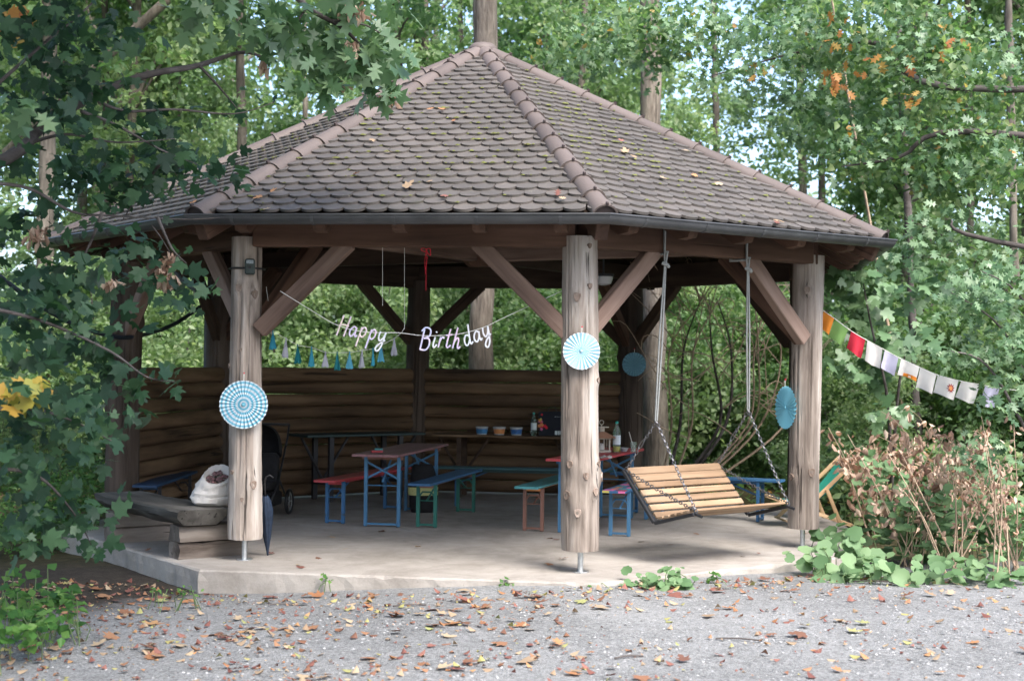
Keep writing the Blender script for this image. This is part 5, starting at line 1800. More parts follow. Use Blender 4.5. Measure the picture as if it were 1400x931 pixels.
# understory bushes
bproto = []
for i, mat in enumerate((M_lf_bg2, M_lf_bg)):
    M0 = Matrix.Identity(4)
    t = thing('leafy_bush', L_SH, 'bush', (0, 0, 0), G_SH)
    me, c = crown_mesh('foliage', 1.6, 3.6, -0.2, 130, 120, 0.095, mat, T_kite, (0.25, 0.6))
    place(bpy.data.objects.new('foliage', me), t, M0)
    for q in range(6):
        b = MB(); e = c[q * 5]
        b.tube(smooth_pts([(0.1 * math.cos(q), 0.1 * math.sin(q), -0.2), (e[0] * 0.4, e[1] * 0.4, e[2] * 0.55), (e[0], e[1], e[2])], 4), [0.03, 0.028, 0.025, 0.02, 0.018, 0.015, 0.012, 0.01, 0.008], 5)
        b.build('stem', M_barkdark, t, M0, smooth='all')
    bproto.append(t)
bush_spots = [(-11.5, 20.5, 1, 1.1), (-9.2, 23.2, 0, 1.1), (-7.6, 20.8, 1, 1.0), (-6.0, 22.6, 0, 1.05), (-4.6, 21.6, 0, 1.0), (-3.1, 22.2, 0, 1.05), (-1.7, 21.8, 0, 1.0), (-0.2, 22.6, 0, 1.05), (1.3, 22.4, 1, 1.0), (2.7, 22.8, 0, 1.05), (-2.4, 24.6, 1, 1.25), (0.6, 25.2, 1, 1.25), (-5.4, 25.4, 1, 1.25),
              (4.6, 23.2, 1, 1.0), (6.3, 21.2, 1, 1.05), (7.4, 18.6, 1, 0.95), (5.2, 19.2, 0, 0.7), (8.8, 20.4, 1, 1.15), (9.6, 17.2, 1, 1.0), (4.0, 25.8, 1, 1.3), (10.8, 22, 1, 1.2)]
used = [False, False]
for (x, y, p, s) in bush_spots:
    M = rz((x, y, float(ground_z(x, y))), random.uniform(0, 6.28)) @ Matrix.Diagonal((s, s, s * random.uniform(0.9, 1.12), 1))
    if not used[p]:
        bproto[p].matrix_basis = M; used[p] = True
    else: copy_tree(bproto[p], M)

# far wood closing the view
me, c = crown_mesh('far_wood', 1, 1, 0, 10, 10, 0.1, M_lf_bg)
n = 1700
cen = np.stack([nprand(n, -27, 29), nprand(n, 48, 60), nprand(n, -0.5, 11.5)], 1)
keep = (np.sin(cen[:, 0] * 0.9) + np.sin(cen[:, 2] * 1.1 + 1) + np.sin(cen[:, 0] * 0.37 + cen[:, 2] * 0.6)) > -1.25 + np.clip((cen[:, 2] - 4) / 7, 0, 1.0) * 1.3
dirx = cen[:, 0] / cen[:, 1]
keep &= ~((cen[:, 2] > 7) & (((dirx > 0.135) & (dirx < 0.215)) | ((dirx > -0.165) & (dirx < -0.105))))
cen = cen[keep]
pos, d_ = clump_cloud(cen, nprand(len(cen), 0.7, 1.6), 60, 0.7)
me = leaves_mesh('far_wood', pos, np.array([0, -0.3, 0.6]) + rdir(len(pos)) * 0.8, rdir(len(pos)) + np.array([0, 0, -.4]), nprand(len(pos), 0.22, 0.4), T_kite, M_lf_bg2, np.clip(np.repeat(rng.random(len(cen)), 60) * 0.5 + rng.random(len(pos)) * 0.45, 0, 0.98))
o = place(bpy.data.objects.new('far_wood', me)); tag(o, 'far green mass of the wood closing the view behind all the trees', 'wood', kind='stuff')
# trunks in the far wood
tb = MB()

# ---- single trunks one can point at
def tall_trunk(label, px0, py0, px1, py1, Y, wpx0, wpx1, name='tall_tree', mat=None, seed=1, crown=True, dy=0.0):
    """trunk from photo pixel (px0,py0) low to (px1,py1) high at depth Y"""
    p0, p1 = at(px0, py0, Y), at(px1, py1, Y + dy)
    d = (p1 - p0) / (p1.z - p0.z)
    g = float(ground_z(p0.x, Y))
    base = p0 + d * (g - p0.z)
    top = p1 + d * 4.5
    r0 = wpx0 / FPX * Y / 2; r1 = wpx1 / FPX * Y / 2
    H = top.z - base.z
    t = thing(name, label, 'tree', Matrix.Translation(base))
    M = Matrix.Translation(base)
    n = 22; pts = []; rad = []
    rr = random.Random(seed)
    for i in range(n + 1):
        q = i / n
        pts.append(Vector(((top.x - base.x) * q + rr.gauss(0, r0 * 0.06), (top.y - base.y) * q, H * q - 0.2)))
        z = H * q
        rad.append((r0 + (r1 - r0) * min(1.2, z / max(0.1, (p1.z - base.z)))) * (1 + 0.45 * math.exp(-z * 2.2)) * rr.uniform(0.97, 1.03))
    b = MB(); b.tube(pts, rad, 20)
    b.v = [(x + 0.012 * math.sin(z * 7 + x * 40), y + 0.012 * math.sin(z * 5 + y * 30), z) for x, y, z in b.v]
    o = b.build('trunk', mat or M_bark, t, M, smooth='all')
    if crown:
        me, c = crown_mesh('crown', 2.6, 4.5, H - 3.0, 90, 60, 0.17, M_lf_bg)
        place(bpy.data.objects.new('crown', me), t, Matrix.Translation((top.x, top.y, base.z)))
    return t, base, o, pts, rad


M_beech = wood('smooth_grey_bark', (0.075, 0.062, 0.05), (0.155, 0.132, 0.108), (0.255, 0.225, 0.185), 'Z', 26, 5, 0.9, 0.5, 0.02)
tall_trunk('thick straight tree trunk rising directly behind the apex of the roof', 658, 450, 664, 30, 20.75, 33, 33, mat=M_beech, seed=4)
tr2, base2, to2, pt2, _ = tall_trunk('thick leaning tree trunk behind the swing seat, right of the back post', 896, 560, 889, 40, 20.6, 34, 28, mat=M_beech, seed=6)
tall_trunk('slim dark tree trunk seen above the left roof slope', 331, 190, 329, 80, 26, 20, 12, seed=8)
tall_trunk('thin pale leaning sapling trunk at the upper right, right of the roof', 1196, 320, 1163, 130, 20, 8, 5, name='sapling', mat=M_twig, seed=9, crown=False)
tall_trunk('grey tree trunk far back seen just right of the roof ridge', 1097, 215, 1096, 175, 40, 14, 12, seed=11)
tall_trunk('dark slender trunk in the shade behind the flag bunting', 1256, 620, 1250, 480, 19, 14, 10, mat=M_barkdark, seed=12, crown=False)
tall_trunk('mossy grey trunk at the far left beyond the leaves', 62, 330, 64, 240, 22, 26, 22, seed=14)
tall_trunk('leaning pale dead trunk in the upper left of the wood', 100, 105, 180, 30, 24, 13, 12, mat=M_beech, seed=15, crown=False)
for i, (x0, x1, Y, wd, lb_) in enumerate(((240, 243, 30, 11, 'slim trunk far back above the left end of the roof'), (420, 418, 33, 10, 'slim trunk far back above the left front hip of the roof'), (740, 744, 34, 11, 'slim trunk far back just right of the roof apex'), (985, 980, 31, 12, 'slim trunk far back above the middle of the right roof slope'), (1330, 1326, 24, 12, 'slim trunk above the white end of the flag bunting'), (1390, 1384, 20, 13, 'slim trunk at the right edge of the picture'), (150, 146, 27, 12, 'slim trunk far back above the left tip of the eaves'))):
    t_, *_r = tall_trunk(lb_, x0, 470, x1, 200, Y, wd, wd * 0.8, seed=20 + i, name='slim_tree', crown=(i % 2 == 0))
    t_['group'] = 'slim trunks among the trees'


# ---- near foliage drawn as real volumes in front of the wood
def blob_leaves(blobs, size, tocam=0.7, up=0.6, jit=0.5, droop=0.5):
    """blobs: (px,py,Y,rx_px,ry_px,depth_r,count)"""
    P = []; 
    for (px, py, Y, rx, ry, rd, cnt) in blobs:
        c = np.array(at(px, py, Y)); k = Y / FPX
        # clumped: twig centres inside the blob then leaves about them
        nt_ = max(3, cnt // 9)
        d = rdir(nt_) * (rng.random(nt_) ** 0.4)[:, None]
        tc = c + d * np.array([rx * k, rd, ry * k])
        idx = rng.integers(0, nt_, cnt)
        off = rdir(cnt) * (rng.random(cnt) ** 0.5)[:, None] * np.array([0.30, 0.24, 0.17]) * min(1.0, rx * k / 0.22)
        P.append(tc[idx] + off)
    P = np.concatenate(P)
    n = len(P)
    tc = unit(np.array(CO) - P)
    nrm = tc * tocam + np.array([0, 0, up]) + rdir(n) * jit
    tip = rdir(n) * 0.8 + np.array([0, 0, -droop])
    return P, nrm, tip, size * nprand(n, 0.5, 1.25)


def basis_from(p, nrm, tip, s):
    nrm = Vector(nrm).normalized(); tip = Vector(tip); tip = (tip - nrm * tip.dot(nrm)).normalized(); sd = tip.cross(nrm)
    return Matrix(((sd.x * s, tip.x * s, nrm.x * s, p[0]), (sd.y * s, tip.y * s, nrm.y * s, p[1]), (sd.z * s, tip.z * s, nrm.z * s, p[2]), (0, 0, 0, 1)))


def merge_meshes(name, mes, mat):
    co, li, va, off = [], [], [], 0
    for me in mes:
        nv, nl = len(me.vertices), len(me.loops)
        c = np.empty(nv * 3, np.float32); me.vertices.foreach_get('co', c); co.append(c)
        i = np.empty(nl, np.int32); me.loops.foreach_get('vertex_index', i); li.append(i + off)
        a = np.empty(nv, np.float32); me.attributes['var'].data.foreach_get('value', a); va.append(a)
        off += nv
        bpy.data.meshes.remove(me)
    co, li, va = np.concatenate(co), np.concatenate(li), np.concatenate(va)
    me = bpy.data.meshes.new(name)
    me.vertices.add(off); me.vertices.foreach_set('co', co)
    me.loops.add(len(li)); me.loops.foreach_set('vertex_index', li)
    me.polygons.add(len(li) // 3); me.polygons.foreach_set('loop_start', np.arange(0, len(li), 3, dtype=np.int32))
    me.update(calc_edges=True)
    a = me.attributes.new('var', 'FLOAT', 'POINT'); a.data.foreach_set('value', va)
    me.materials.append(mat)
    return bpy.data.objects.new(name, me)


def leaf_parts(parent, P, nrm, tip, sz, tpl, mat, n_ind, stuff_name='foliage', var=None):
    """the n_ind largest in view as parts, the rest one stuff part"""
    d = np.linalg.norm(P - np.array(CO), axis=1)
    q = P - np.array(CO)
    px = 700 + FPX * (q @ np.array(CR)) / (q @ np.array(CD)); py = 465 - FPX * (q @ np.array(CU)) / (q @ np.array(CD))
    face = np.abs((unit(nrm) * unit(-q)).sum(1))
    score = sz / d * (0.3 + face) * ((px > 5) & (px < 1395) & (py > 5) & (py < 925))
    o = np.argsort(-score)
    ind, rest = o[:n_ind], o[n_ind:]
    if n_ind:
        mes = [one_leaf_mesh('leaf', (tpl[0] * np.array([1, 1, z]), tpl[1]), mat) for z in (-1.2, 0.6, 1.4, 2.4)]
        for i in ind:
            place(bpy.data.objects.new('leaf', mes[i % 4]), parent, basis_from(P[i], nrm[i], tip[i], sz[i]))
    if len(rest):
        parts_ = []
        for g_, zf in enumerate((-1.0, 1.0, 2.2)):
            r_ = rest[g_::3]
            if not len(r_): continue
            me = leaves_mesh(stuff_name, P[r_], nrm[r_], tip[r_], sz[r_], (tpl[0] * np.array([0.88 + 0.12 * g_, 1, zf]), tpl[1]), mat)
            parts_.append(me)
        ob = merge_meshes(stuff_name, parts_, mat); place(ob, parent, Matrix.Identity(4)); ob['kind'] = 'stuff'


def branch(name, parent, pts, r0, r1, mat=None, seg=7, sm=5):
    q = smooth_pts(pts, sm)
    b = MB(); b.tube(q, [r0 + (r1 - r0) * i / (len(q) - 1) for i in range(len(q))], seg)
    return b.build(name, mat or M_barkdark, parent, Matrix.Identity(4), smooth='all'), q


# left maple: trunk outside the frame, boughs reaching in
tm = thing('maple_tree', 'dark leaved maple whose boughs hang into the left side of the picture', 'tree', (-5.6, 9.6, -0.4))
b = MB(); b.tube([(-5.6, 9.6, -0.5), (-5.5, 9.6, 1.5), (-5.55, 9.7, 4), (-5.3, 9.9, 7)], [0.24, 0.2, 0.16, 0.08], 14)
TRK = b.build('trunk', M_bark, tm, Matrix.Identity(4), smooth='all')
main, mq = branch('bough', TRK, [(-5.45, 9.6, 2.2), at(-30, 235, 9.6), at(60, 172, 9.8), at(130, 130, 10.0), at(200, 103, 10.3), at(270, 90, 10.6), at(330, 72, 11.0), at(362, 80, 11.3)], 0.05, 0.008)
twigs = [
    [at(125, 134, 10.0), at(170, 152, 10.1), at(240, 150, 10.2), at(320, 156, 10.4), at(375, 140, 10.6)],
    [at(110, 152, 9.9), at(160, 172, 10.0), at(220, 205, 10.1), at(270, 225, 10.3)],
    [at(30, 200, 9.7), at(90, 184, 9.7), at(160, 195, 9.8), at(240, 190, 10.0)],
    [at(-20, 250, 9.3), at(40, 258, 9.4), at(100, 290, 9.6), at(150, 295, 10.0), at(250, 300, 10.8), at(300, 298, 11.0)],
    [at(270, 88, 10.6), at(300, 120, 10.6), at(325, 150, 10.7)],
    [at(222, 220, 10.1), at(200, 250, 10.2), at(168, 300, 10.2)],
    [at(140, 290, 9.8), at(120, 340, 9.9), at(88, 400, 9.9)],
    [at(-20, 420, 9.0), at(60, 440, 9.2), at(150, 480, 9.5), at(200, 515, 9.8), at(240, 522, 10.0)],
    [at(-20, 560, 8.6), at(50, 560, 8.8), at(110, 580, 9.2), at(165, 610, 9.5)],
    [at(-20, 640, 8.6), at(50, 650, 8.8), at(100, 700, 9.2), at(125, 745, 9.4)],
    [at(-20, 130, 9.0), at(60, 60, 9.2), at(110, 20, 9.3), at(160, -30, 9.4)],
    [at(215, 297, 10.5), at(235, 340, 10.5), at(255, 360, 10.5)]]
for tw in twigs: branch('twig', main, tw, 0.014, 0.003, seg=5)
blobs = [
    (55, 45, 9.2, 105, 60, 0.7, 260), (150, 25, 9.6, 60, 40, 0.4, 60), (70, 130, 9.5, 95, 60, 0.6, 190), (140, 175, 9.9, 80, 45, 0.5, 130), (60, 215, 9.6, 70, 40, 0.5, 90), (150, 235, 10.1, 90, 45, 0.5, 190),
    (235, 190, 10.4, 70, 40, 0.4, 120), (275, 225, 10.7, 55, 30, 0.3, 80), (190, 262, 10.4, 70, 30, 0.4, 100), (130, 300, 10.0, 55, 40, 0.4, 90), (180, 330, 10.4, 70, 30, 0.3, 80), (40, 320, 9.6, 60, 50, 0.5, 90), (110, 385, 10.0, 80, 35, 0.4, 130),
    (215, 385, 10.5, 55, 30, 0.3, 70), (275, 395, 10.9, 28, 22, 0.2, 36), (45, 420, 9.4, 75, 45, 0.5, 130), (130, 445, 9.8, 60, 35, 0.4, 90), (60, 490, 9.3, 80, 40, 0.5, 130), (150, 510, 9.7, 60, 28, 0.3, 75), (215, 522, 10.0, 30, 14, 0.15, 24),
    (50, 560, 9.0, 80, 45, 0.5, 130), (130, 560, 9.6, 50, 40, 0.4, 70), (40, 630, 9.0, 70, 45, 0.5, 110), (130, 615, 9.5, 40, 30, 0.3, 45), (30, 700, 8.9, 60, 40, 0.4, 80), (105, 715, 9.3, 40, 45, 0.3, 60), (130, 750, 9.4, 26, 18, 0.15, 20), (330, 130, 10.8, 45, 40, 0.3, 26)]
P, nrm, tip, sz = blob_leaves([q[:6] + (int(q[6] * (0.62 if q[0] < 120 else 0.36)),) for q in blobs], 0.112, 0.55, 0.6, 0.9)
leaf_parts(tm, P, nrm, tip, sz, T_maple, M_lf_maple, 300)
P, nrm, tip, sz = blob_leaves([(22, 532, 8.7, 30, 22, 0.12, 16)], 0.105)
leaf_parts(tm, P, nrm, tip, sz, T_maple, M_lf_yellow, 16)
P, nrm, tip, sz = blob_leaves([(18, 25, 10.5, 30, 20, 0.3, 18)], 0.11)
leaf_parts(tm, P, nrm, tip, sz, T_maple, M_lf_autumn, 18)


def dead_cluster(parent, px, py, Y, w_, h, n, stem_to=None):
    P, nrm, tip, sz = blob_leaves([(px, py, Y, w_, h, 0.06, n)], 0.085, 0.4, 0.0, 0.9, 2.0)
    me = leaves_mesh('withered_leaves', P, nrm, tip, sz, T_curl, M_lf_dry)
    o = place(bpy.data.objects.new('withered_leaves', me), parent, Matrix.Identity(4)); o['kind'] = 'stuff'


dead_cluster(tm, 232, 368, 10.5, 10, 26, 60)
branch('twig', main, [at(207, 308, 10.5), at(220, 325, 10.5), at(232, 345, 10.5)], 0.006, 0.003)
dead_cluster(tm, 48, 325, 9.8, 12, 20, 26)
dead_cluster(tm, 147, 390, 10.0, 8, 12, 12)

# unseen high maple crown, added to keep sky light off the left side
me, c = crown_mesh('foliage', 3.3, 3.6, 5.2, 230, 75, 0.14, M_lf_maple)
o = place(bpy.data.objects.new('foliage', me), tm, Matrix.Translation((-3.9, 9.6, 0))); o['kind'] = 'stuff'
# oak bough reaching in from the top
to = thing('oak_tree', 'oak bough with large lobed leaves and brown dead leaves above the left roof hip', 'tree', (-2.4, 10.4, 0))
ob_, oq = branch('bough', to, [at(300, -120, 9.6), at(360, -50, 10.2), at(420, 10, 10.8), at(470, 40, 11.1), at(505, 80, 11.3), at(520, 120, 11.4)], 0.03, 0.005)
branch('twig', ob_, [at(420, 10, 10.8), at(400, 40, 10.8), at(385, 70, 10.9)], 0.012, 0.003, seg=5)
branch('twig', ob_, [at(450, 28, 11.0), at(500, 35, 11.1), at(540, 60, 11.2)], 0.012, 0.003, seg=5)
branch('twig', ob_, [at(380, -40, 10.4), at(330, -10, 10.4), at(280, 10, 10.4)], 0.014, 0.003, seg=5)
P, nrm, tip, sz = blob_leaves([(455, 60, 11.1, 65, 45, 0.35, 85), (515, 90, 11.3, 35, 40, 0.25, 45), (520, 130, 11.4, 22, 18, 0.1, 14), (395, 30, 10.9, 40, 35, 0.3, 50), (430, 110, 11.1, 35, 22, 0.2, 26), (290, 10, 10.4, 50, 20, 0.3, 36), (480, 10, 11, 60, 15, 0.3, 40), (25, 130, 8.4, 22, 20, 0.15, 8)], 0.20, 0.6, 0.4, 0.6, 0.8)
leaf_parts(to, P, nrm, tip, sz, T_oak, M_lf_oak, 300)
for a_ in ((478, 15, 10.9, 14, 14, 34), (482, 60, 11.0, 7, 18, 22), (365, 85, 11.0, 5, 10, 12), (534, 128, 11.3, 8, 12, 14), (470, 115, 11.2, 6, 8, 8)): dead_cluster(to, *a_)

# right hand tree: pale leaves high up with some orange ones
tr = thing('oak_tree', 'pale leaved tree at the upper right with a few orange leaves among the green', 'tree', (9.4, 16.2, 0))
b = MB(); b.tube([(9.4, 16.2, -0.4), (9.2, 16.2, 3), (8.6, 16.3, 6.5), (8.2, 16.4, 10)], [0.2, 0.17, 0.12, 0.05], 12)
tk = b.build('trunk', M_bark, tr, Matrix.Identity(4), smooth='all')
for tw in ([(8.9, 16.2, 5), at(1300, 120, 16.6), at(1200, 60, 17), at(1100, 70, 17.4), at(970, 105, 17.6)], [(9.1, 16.2, 4), at(1330, 180, 16.2), at(1230, 215, 16.4), at(1150, 228, 16.6)], [(9.3, 16.2, 2.6), at(1360, 330, 15.5), at(1300, 300, 15.5)]):
    branch('bough', tk, tw, 0.05, 0.006)
P, nrm, tip, sz = blob_leaves([(1180, 40, 17, 130, 60, 1.0, 700), (1040, 80, 17.5, 100, 60, 0.9, 480), (1290, 90, 16.6, 110, 70, 1.0, 560), (1120, 150, 17.4, 110, 50, 0.8, 380), (1230, 210, 16.8, 110, 50, 0.8, 420), (1340, 220, 16.2, 80, 60, 0.8, 360), (930, 40, 18, 80, 50, 0.8, 300), (820, 50, 19, 90, 50, 0.8, 330), (1310, 330, 16, 90, 50, 0.8, 280), (780, 90, 20, 60, 40, 0.8, 150), (885, 75, 18.5, 30, 60, 0.4, 130)], 0.125, 0.35, 0.7, 0.8, 0.5)
leaf_parts(tr, P, nrm, tip, sz, T_oak, M_lf_oak, 300)
P, nrm, tip, sz = blob_leaves([(1180, 40, 17.3, 150, 60, 1.1, 1100), (1290, 110, 17, 110, 80, 1.1, 900), (1230, 210, 17, 120, 60, 0.9, 800), (1340, 230, 16.6, 80, 70, 0.9, 700), (930, 40, 18.3, 90, 45, 0.8, 600), (800, 50, 19.5, 90, 50, 0.8, 500)], 0.10, 0.3, 0.6, 0.9, 0.5)
leaf_parts(tr, P, nrm, tip, sz, T_tri, M_lf_bg, 0)
P, nrm, tip, sz = blob_leaves([(1190, 85, 16.5, 60, 40, 0.4, 24), (1140, 40, 16.6, 40, 35, 0.3, 10), (1300, 45, 16.2, 30, 20, 0.3, 10), (1020, 100, 17.2, 30, 15, 0.3, 8), (1230, 130, 16.4, 30, 20, 0.3, 6)], 0.135, 0.6, 0.4, 0.6, 0.8)
leaf_parts(tr, P, nrm, tip, sz, T_oak, M_lf_autumn, 58)

# lit bush at the right edge
tb_ = thing('leafy_bush', 'pale green leafy branches pushing in at the right edge above the flags', 'bush', (5.6, 12.9, -0.1))
for tw in ([(5.6, 12.9, -0.2), at(1420, 560, 12.8), at(1370, 450, 12.7), at(1300, 400, 12.6)], [(5.6, 12.9, -0.2), at(1430, 480, 12.8), at(1390, 400, 12.6), at(1340, 370, 12.5)], [(5.6, 12.9, -0.2), at(1410, 600, 12.6), at(1350, 500, 12.5), at(1300, 480, 12.4)]):
    branch('stem', tb_, tw, 0.022, 0.004)
P, nrm, tip, sz = blob_leaves([(1370, 395, 12.6, 55, 45, 0.5, 210), (1320, 410, 12.6, 40, 25, 0.3, 75), (1375, 470, 12.6, 45, 45, 0.4, 150), (1385, 545, 12.4, 30, 40, 0.4, 80), (1320, 475, 12.7, 35, 30, 0.3, 60), (1350, 620, 12.6, 50, 30, 0.4, 70)], 0.115, 0.5, 0.6, 0.6, 0.5)
leaf_parts(tb_, P, nrm, tip, sz, T_oak, M_lf_oak, 300)
# sycamore saplings between post and flags
ts = thing('maple_sapling', 'young maple with broad pale green leaves behind the flag bunting', 'sapling', (4.6, 16.6, -0.1))
for tw in ([(4.6, 16.6, -0.2), at(1215, 560, 16.2), at(1190, 440, 16.0), at(1170, 330, 16.2)], [(4.6, 16.6, -0.2), at(1230, 520, 16.0), at(1260, 440, 15.9)]):
    branch('stem', ts, tw, 0.025, 0.005)
P, nrm, tip, sz = blob_leaves([(1190, 430, 16.0, 40, 30, 0.5, 60), (1250, 465, 15.8, 40, 28, 0.4, 50), (1215, 570, 15.6, 30, 22, 0.3, 26), (1160, 380, 16.2, 40, 40, 0.5, 70), (1180, 500, 16.2, 50, 30, 0.5, 60), (1240, 380, 16.4, 60, 40, 0.6, 90)], 0.15, 0.6, 0.6, 0.5, 0.5)
leaf_parts(ts, P, nrm, tip, sz, T_maple, M_lf_oak, 200)
# dark shrubs on the right middle ground (shade under the trees)

# bare twiggy elder behind the swing
te = thing('bare_elder_shrub', 'mostly bare tan and dark branched shrub behind the swing seat', 'shrub', at(945, 660, 18.8))
rr = random.Random(33)
for i in range(9):
    x = 905 + i * 18 + rr.uniform(-8, 8)
    p = [at(930 + (i - 4) * 7, 668, 18.8), at(x + rr.uniform(-10, 25), 580, 18.7 + rr.uniform(-.3, .3)), at(x + rr.uniform(-5, 45), 480, 18.5 + rr.uniform(-.5, .3)), at(x + rr.uniform(-20, 60), 395 + rr.uniform(-10, 25), 18.4)]
    mt = M_barkdark if i in (1, 3, 4) else M_twig
    sb, q = branch('stem', te, p, 0.028 if mt is M_barkdark else 0.018, 0.006, mt)
    for j in range(9):
        s = q[rr.randrange(4, len(q))]
        e = s + Vector((rr.uniform(-0.8, 0.8), rr.uniform(-0.4, 0.3), rr.uniform(0.0, 0.9)))
        branch('twig', sb, [s, s + (e - s) * 0.5 + Vector((0, 0, rr.uniform(-0.1, 0.2))), e, e + Vector((rr.uniform(-.3, .3), 0, rr.uniform(-0.4, 0.1)))], 0.008, 0.003, M_twig, 5, 3)

# withered shrub right of the slab
G_DRY = 'withered brown plants right of the slab'
dry_spots = [(1200, 735, 720, 575), (1240, 770, 750, 580), (1275, 735, 1275, 590), (1310, 785, 1330, 610), (1362, 800, 1350, 585), (1392, 785, 1400, 590), (1335, 745, 1345, 620)]
dlab = ['tall withered brown plant with drooping dead leaves at the corner of the slab', 'tallest withered brown plant with curled leaves beside the slab', 'withered brown stalks with dead leaves behind the tall withered plant', 'low withered stalks with dry seed heads right of the slab', 'upright dry brown flower stalk nearest the gravel on the right', 'dry brown stalks with seed heads at the right edge', 'pale dry stalks behind the upright flower stalk']
for i, (px, py, _, ty) in enumerate(dry_spots):
    base = gz(px, py, -0.06)
    t = thing('withered_plant', dlab[i], 'withered plant', Matrix.Translation(base))
    rr = random.Random(60 + i)
    P = []; 
    Hm = (py - ty) / FPX * base.y
    for s in range(8 if i not in (4,) else 4):
        sp = 0.36 if i != 4 else 0.08
        e = base + Vector((rr.uniform(-sp, sp) * 1.6, rr.uniform(-sp, sp), Hm * rr.uniform(0.65, 1.0)))
        st, q = branch('stem', t, [base + Vector((rr.uniform(-.1, .1), rr.uniform(-.1, .1), -0.05)), base + (e - base) * 0.5 + Vector((rr.uniform(-.08, .08), 0, 0.1)), e], 0.008, 0.003, M_twig, 5)
        for j in range(19 if i < 3 else 13):
            k = q[rr.randrange(3, len(q))]
            P.append(np.array(k + Vector((rr.gauss(0, 0.06), rr.gauss(0, 0.06), rr.gauss(0, 0.05)))))
        if s % 2 == 0:
            for j in range(3):
                k = q[rr.randrange(4, len(q))]
                e2 = k + Vector((rr.uniform(-.3, .3), rr.uniform(-.2, .2), rr.uniform(0.05, 0.25)))
                branch('twig', st, [k, (k + e2) / 2 + Vector((0, 0, 0.03)), e2], 0.004, 0.002, M_twig, 4, 3)
                for z in range(6): P.append(np.array(k + (e2 - k) * rr.random() + Vector((rr.gauss(0, 0.03), rr.gauss(0, 0.03), rr.gauss(0, 0.03)))))
    P = np.array(P); n = len(P)
    leaf_parts(t, P, rdir(n), rdir(n) * 0.6 + np.array([0, 0, -1.0]), nprand(n, 0.05, 0.12) if i not in (3, 4, 5, 6) else nprand(n, 0.03, 0.075), T_curl, M_lf_dry, 40 if i < 3 else 10, 'withered_leaves')

# mallow with large round leaves at the slab corner and the green undergrowth
def leafy_clump(label, name, cat, blobs, size, tpl, mat, n_ind, up=0.9, tocam=0.45, stems=True, group=None):
    base = gz(blobs[0][0], blobs[0][1] + blobs[0][4], -0.08)
    t = thing(name, label, cat, Matrix.Translation(base), group)
    P, nrm, tip, sz = blob_leaves(blobs, size, tocam, up, 0.45, 0.2)
    gzv = ground_z(P[:, 0], P[:, 1]) + 0.015
    P[:, 2] = np.maximum(P[:, 2], gzv)
    if stems:
        b = MB()
        for i in range(0, min(len(P), 160), 3):
            p = Vector(P[i]); g = Vector((p.x + random.gauss(0, .06), p.y + random.gauss(0, .06), float(ground_z(p.x, p.y)) - 0.02))
            b.tube([g, (g + p) / 2 + Vector((random.gauss(0, .02), 0, 0.03)), p], 0.0035, 4)
        o = b.build('stems', M_stem, t, Matrix.Identity(4)); o['kind'] = 'stuff'
    leaf_parts(t, P, nrm, tip, sz, tpl, mat, n_ind)
    return t


M_stem = plain('green_stem', (0.10, 0.15, 0.06), 0.7)


def gd(px, py): return gz(px, py, -0.06).y


leafy_clump('large round leaved mallow spreading over the right corner of the slab', 'mallow_plant', 'plant', [(1150, 765, gd(1150, 785), 45, 25, 0.25, 55), (1200, 778, gd(1200, 795), 40, 15, 0.22, 34), (1125, 785, gd(1120, 793), 30, 12, 0.15, 35), (1255, 785, gd(1255, 797), 30, 10, 0.2, 22), (1160, 735, gd(1160, 760), 30, 14, 0.2, 22)], 0.125, T_round, M_lf_mallow, 168, 0.7, 0.45)
leafy_clump('green leafy undergrowth among the withered stalks on the right', 'undergrowth', 'plant', [(1290, 700, gd(1290, 770), 60, 50, 0.4, 200), (1370, 720, gd(1370, 780), 50, 45, 0.4, 190), (1240, 720, gd(1240, 765), 40, 40, 0.3, 110), (1340, 790, gd(1340, 800), 60, 14, 0.2, 45), (1300, 780, gd(1290, 795), 40, 18, 0.2, 30), (1205, 660, gd(1200, 745), 30, 25, 0.3, 40)], 0.10, T_round, M_lf_mallow, 200)
leafy_clump('low round leaved green clump growing at the front edge of the slab', 'mallow_plant', 'plant', [(900, 797, gd(905, 806), 32, 8, 0.10, 75), (925, 800, gd(925, 808), 18, 7, 0.08, 30)], 0.075, T_round, M_lf_mallow, 105)
for lab, px, py, rx, ry, c, s in (('small upright weed in front of the middle post rod', 812, 797, 9, 7, 22, 0.035), ('tiny weed tuft at the slab edge left of the middle post', 688, 797, 12, 4, 12, 0.05), ('small weed on the slab edge beside a tan leaf', 447, 791, 8, 4, 8, 0.05), ('small upright weed at the slab edge right of the green clump', 972, 790, 6, 9, 16, 0.045), ('tiny weed against the left face of the slab', 214, 798, 4, 9, 8, 0.04), ('flat weed at the left corner of the slab', 258, 806, 14, 5, 24, 0.03)):
    leafy_clump(lab, 'weed', 'weed', [(px, py, gd(px, py + ry) - 0.08, rx, ry, 0.05, c)], s, T_tri, M_lf_weed, 0)
leafy_clump('bright green leafy plant at the lower left edge on dark soil', 'ground_plant', 'plant', [(45, 825, gd(40, 850), 48, 28, 0.25, 150), (15, 850, gd(15, 872), 40, 22, 0.2, 80), (70, 812, gd(70, 840), 20, 18, 0.15, 30)], 0.085, T_tri, M_lf_weed, 120)
leafy_clump('fine leaved green shrub left of the log bench under the maple', 'low_shrub', 'shrub', [(90, 680, 15.0, 55, 45, 0.6, 1500), (30, 720, 14.5, 50, 40, 0.6, 1000), (120, 660, 16, 30, 40, 0.5, 500), (20, 650, 16, 60, 50, 0.6, 900)], 0.055, T_kite, M_lf_weed, 0)
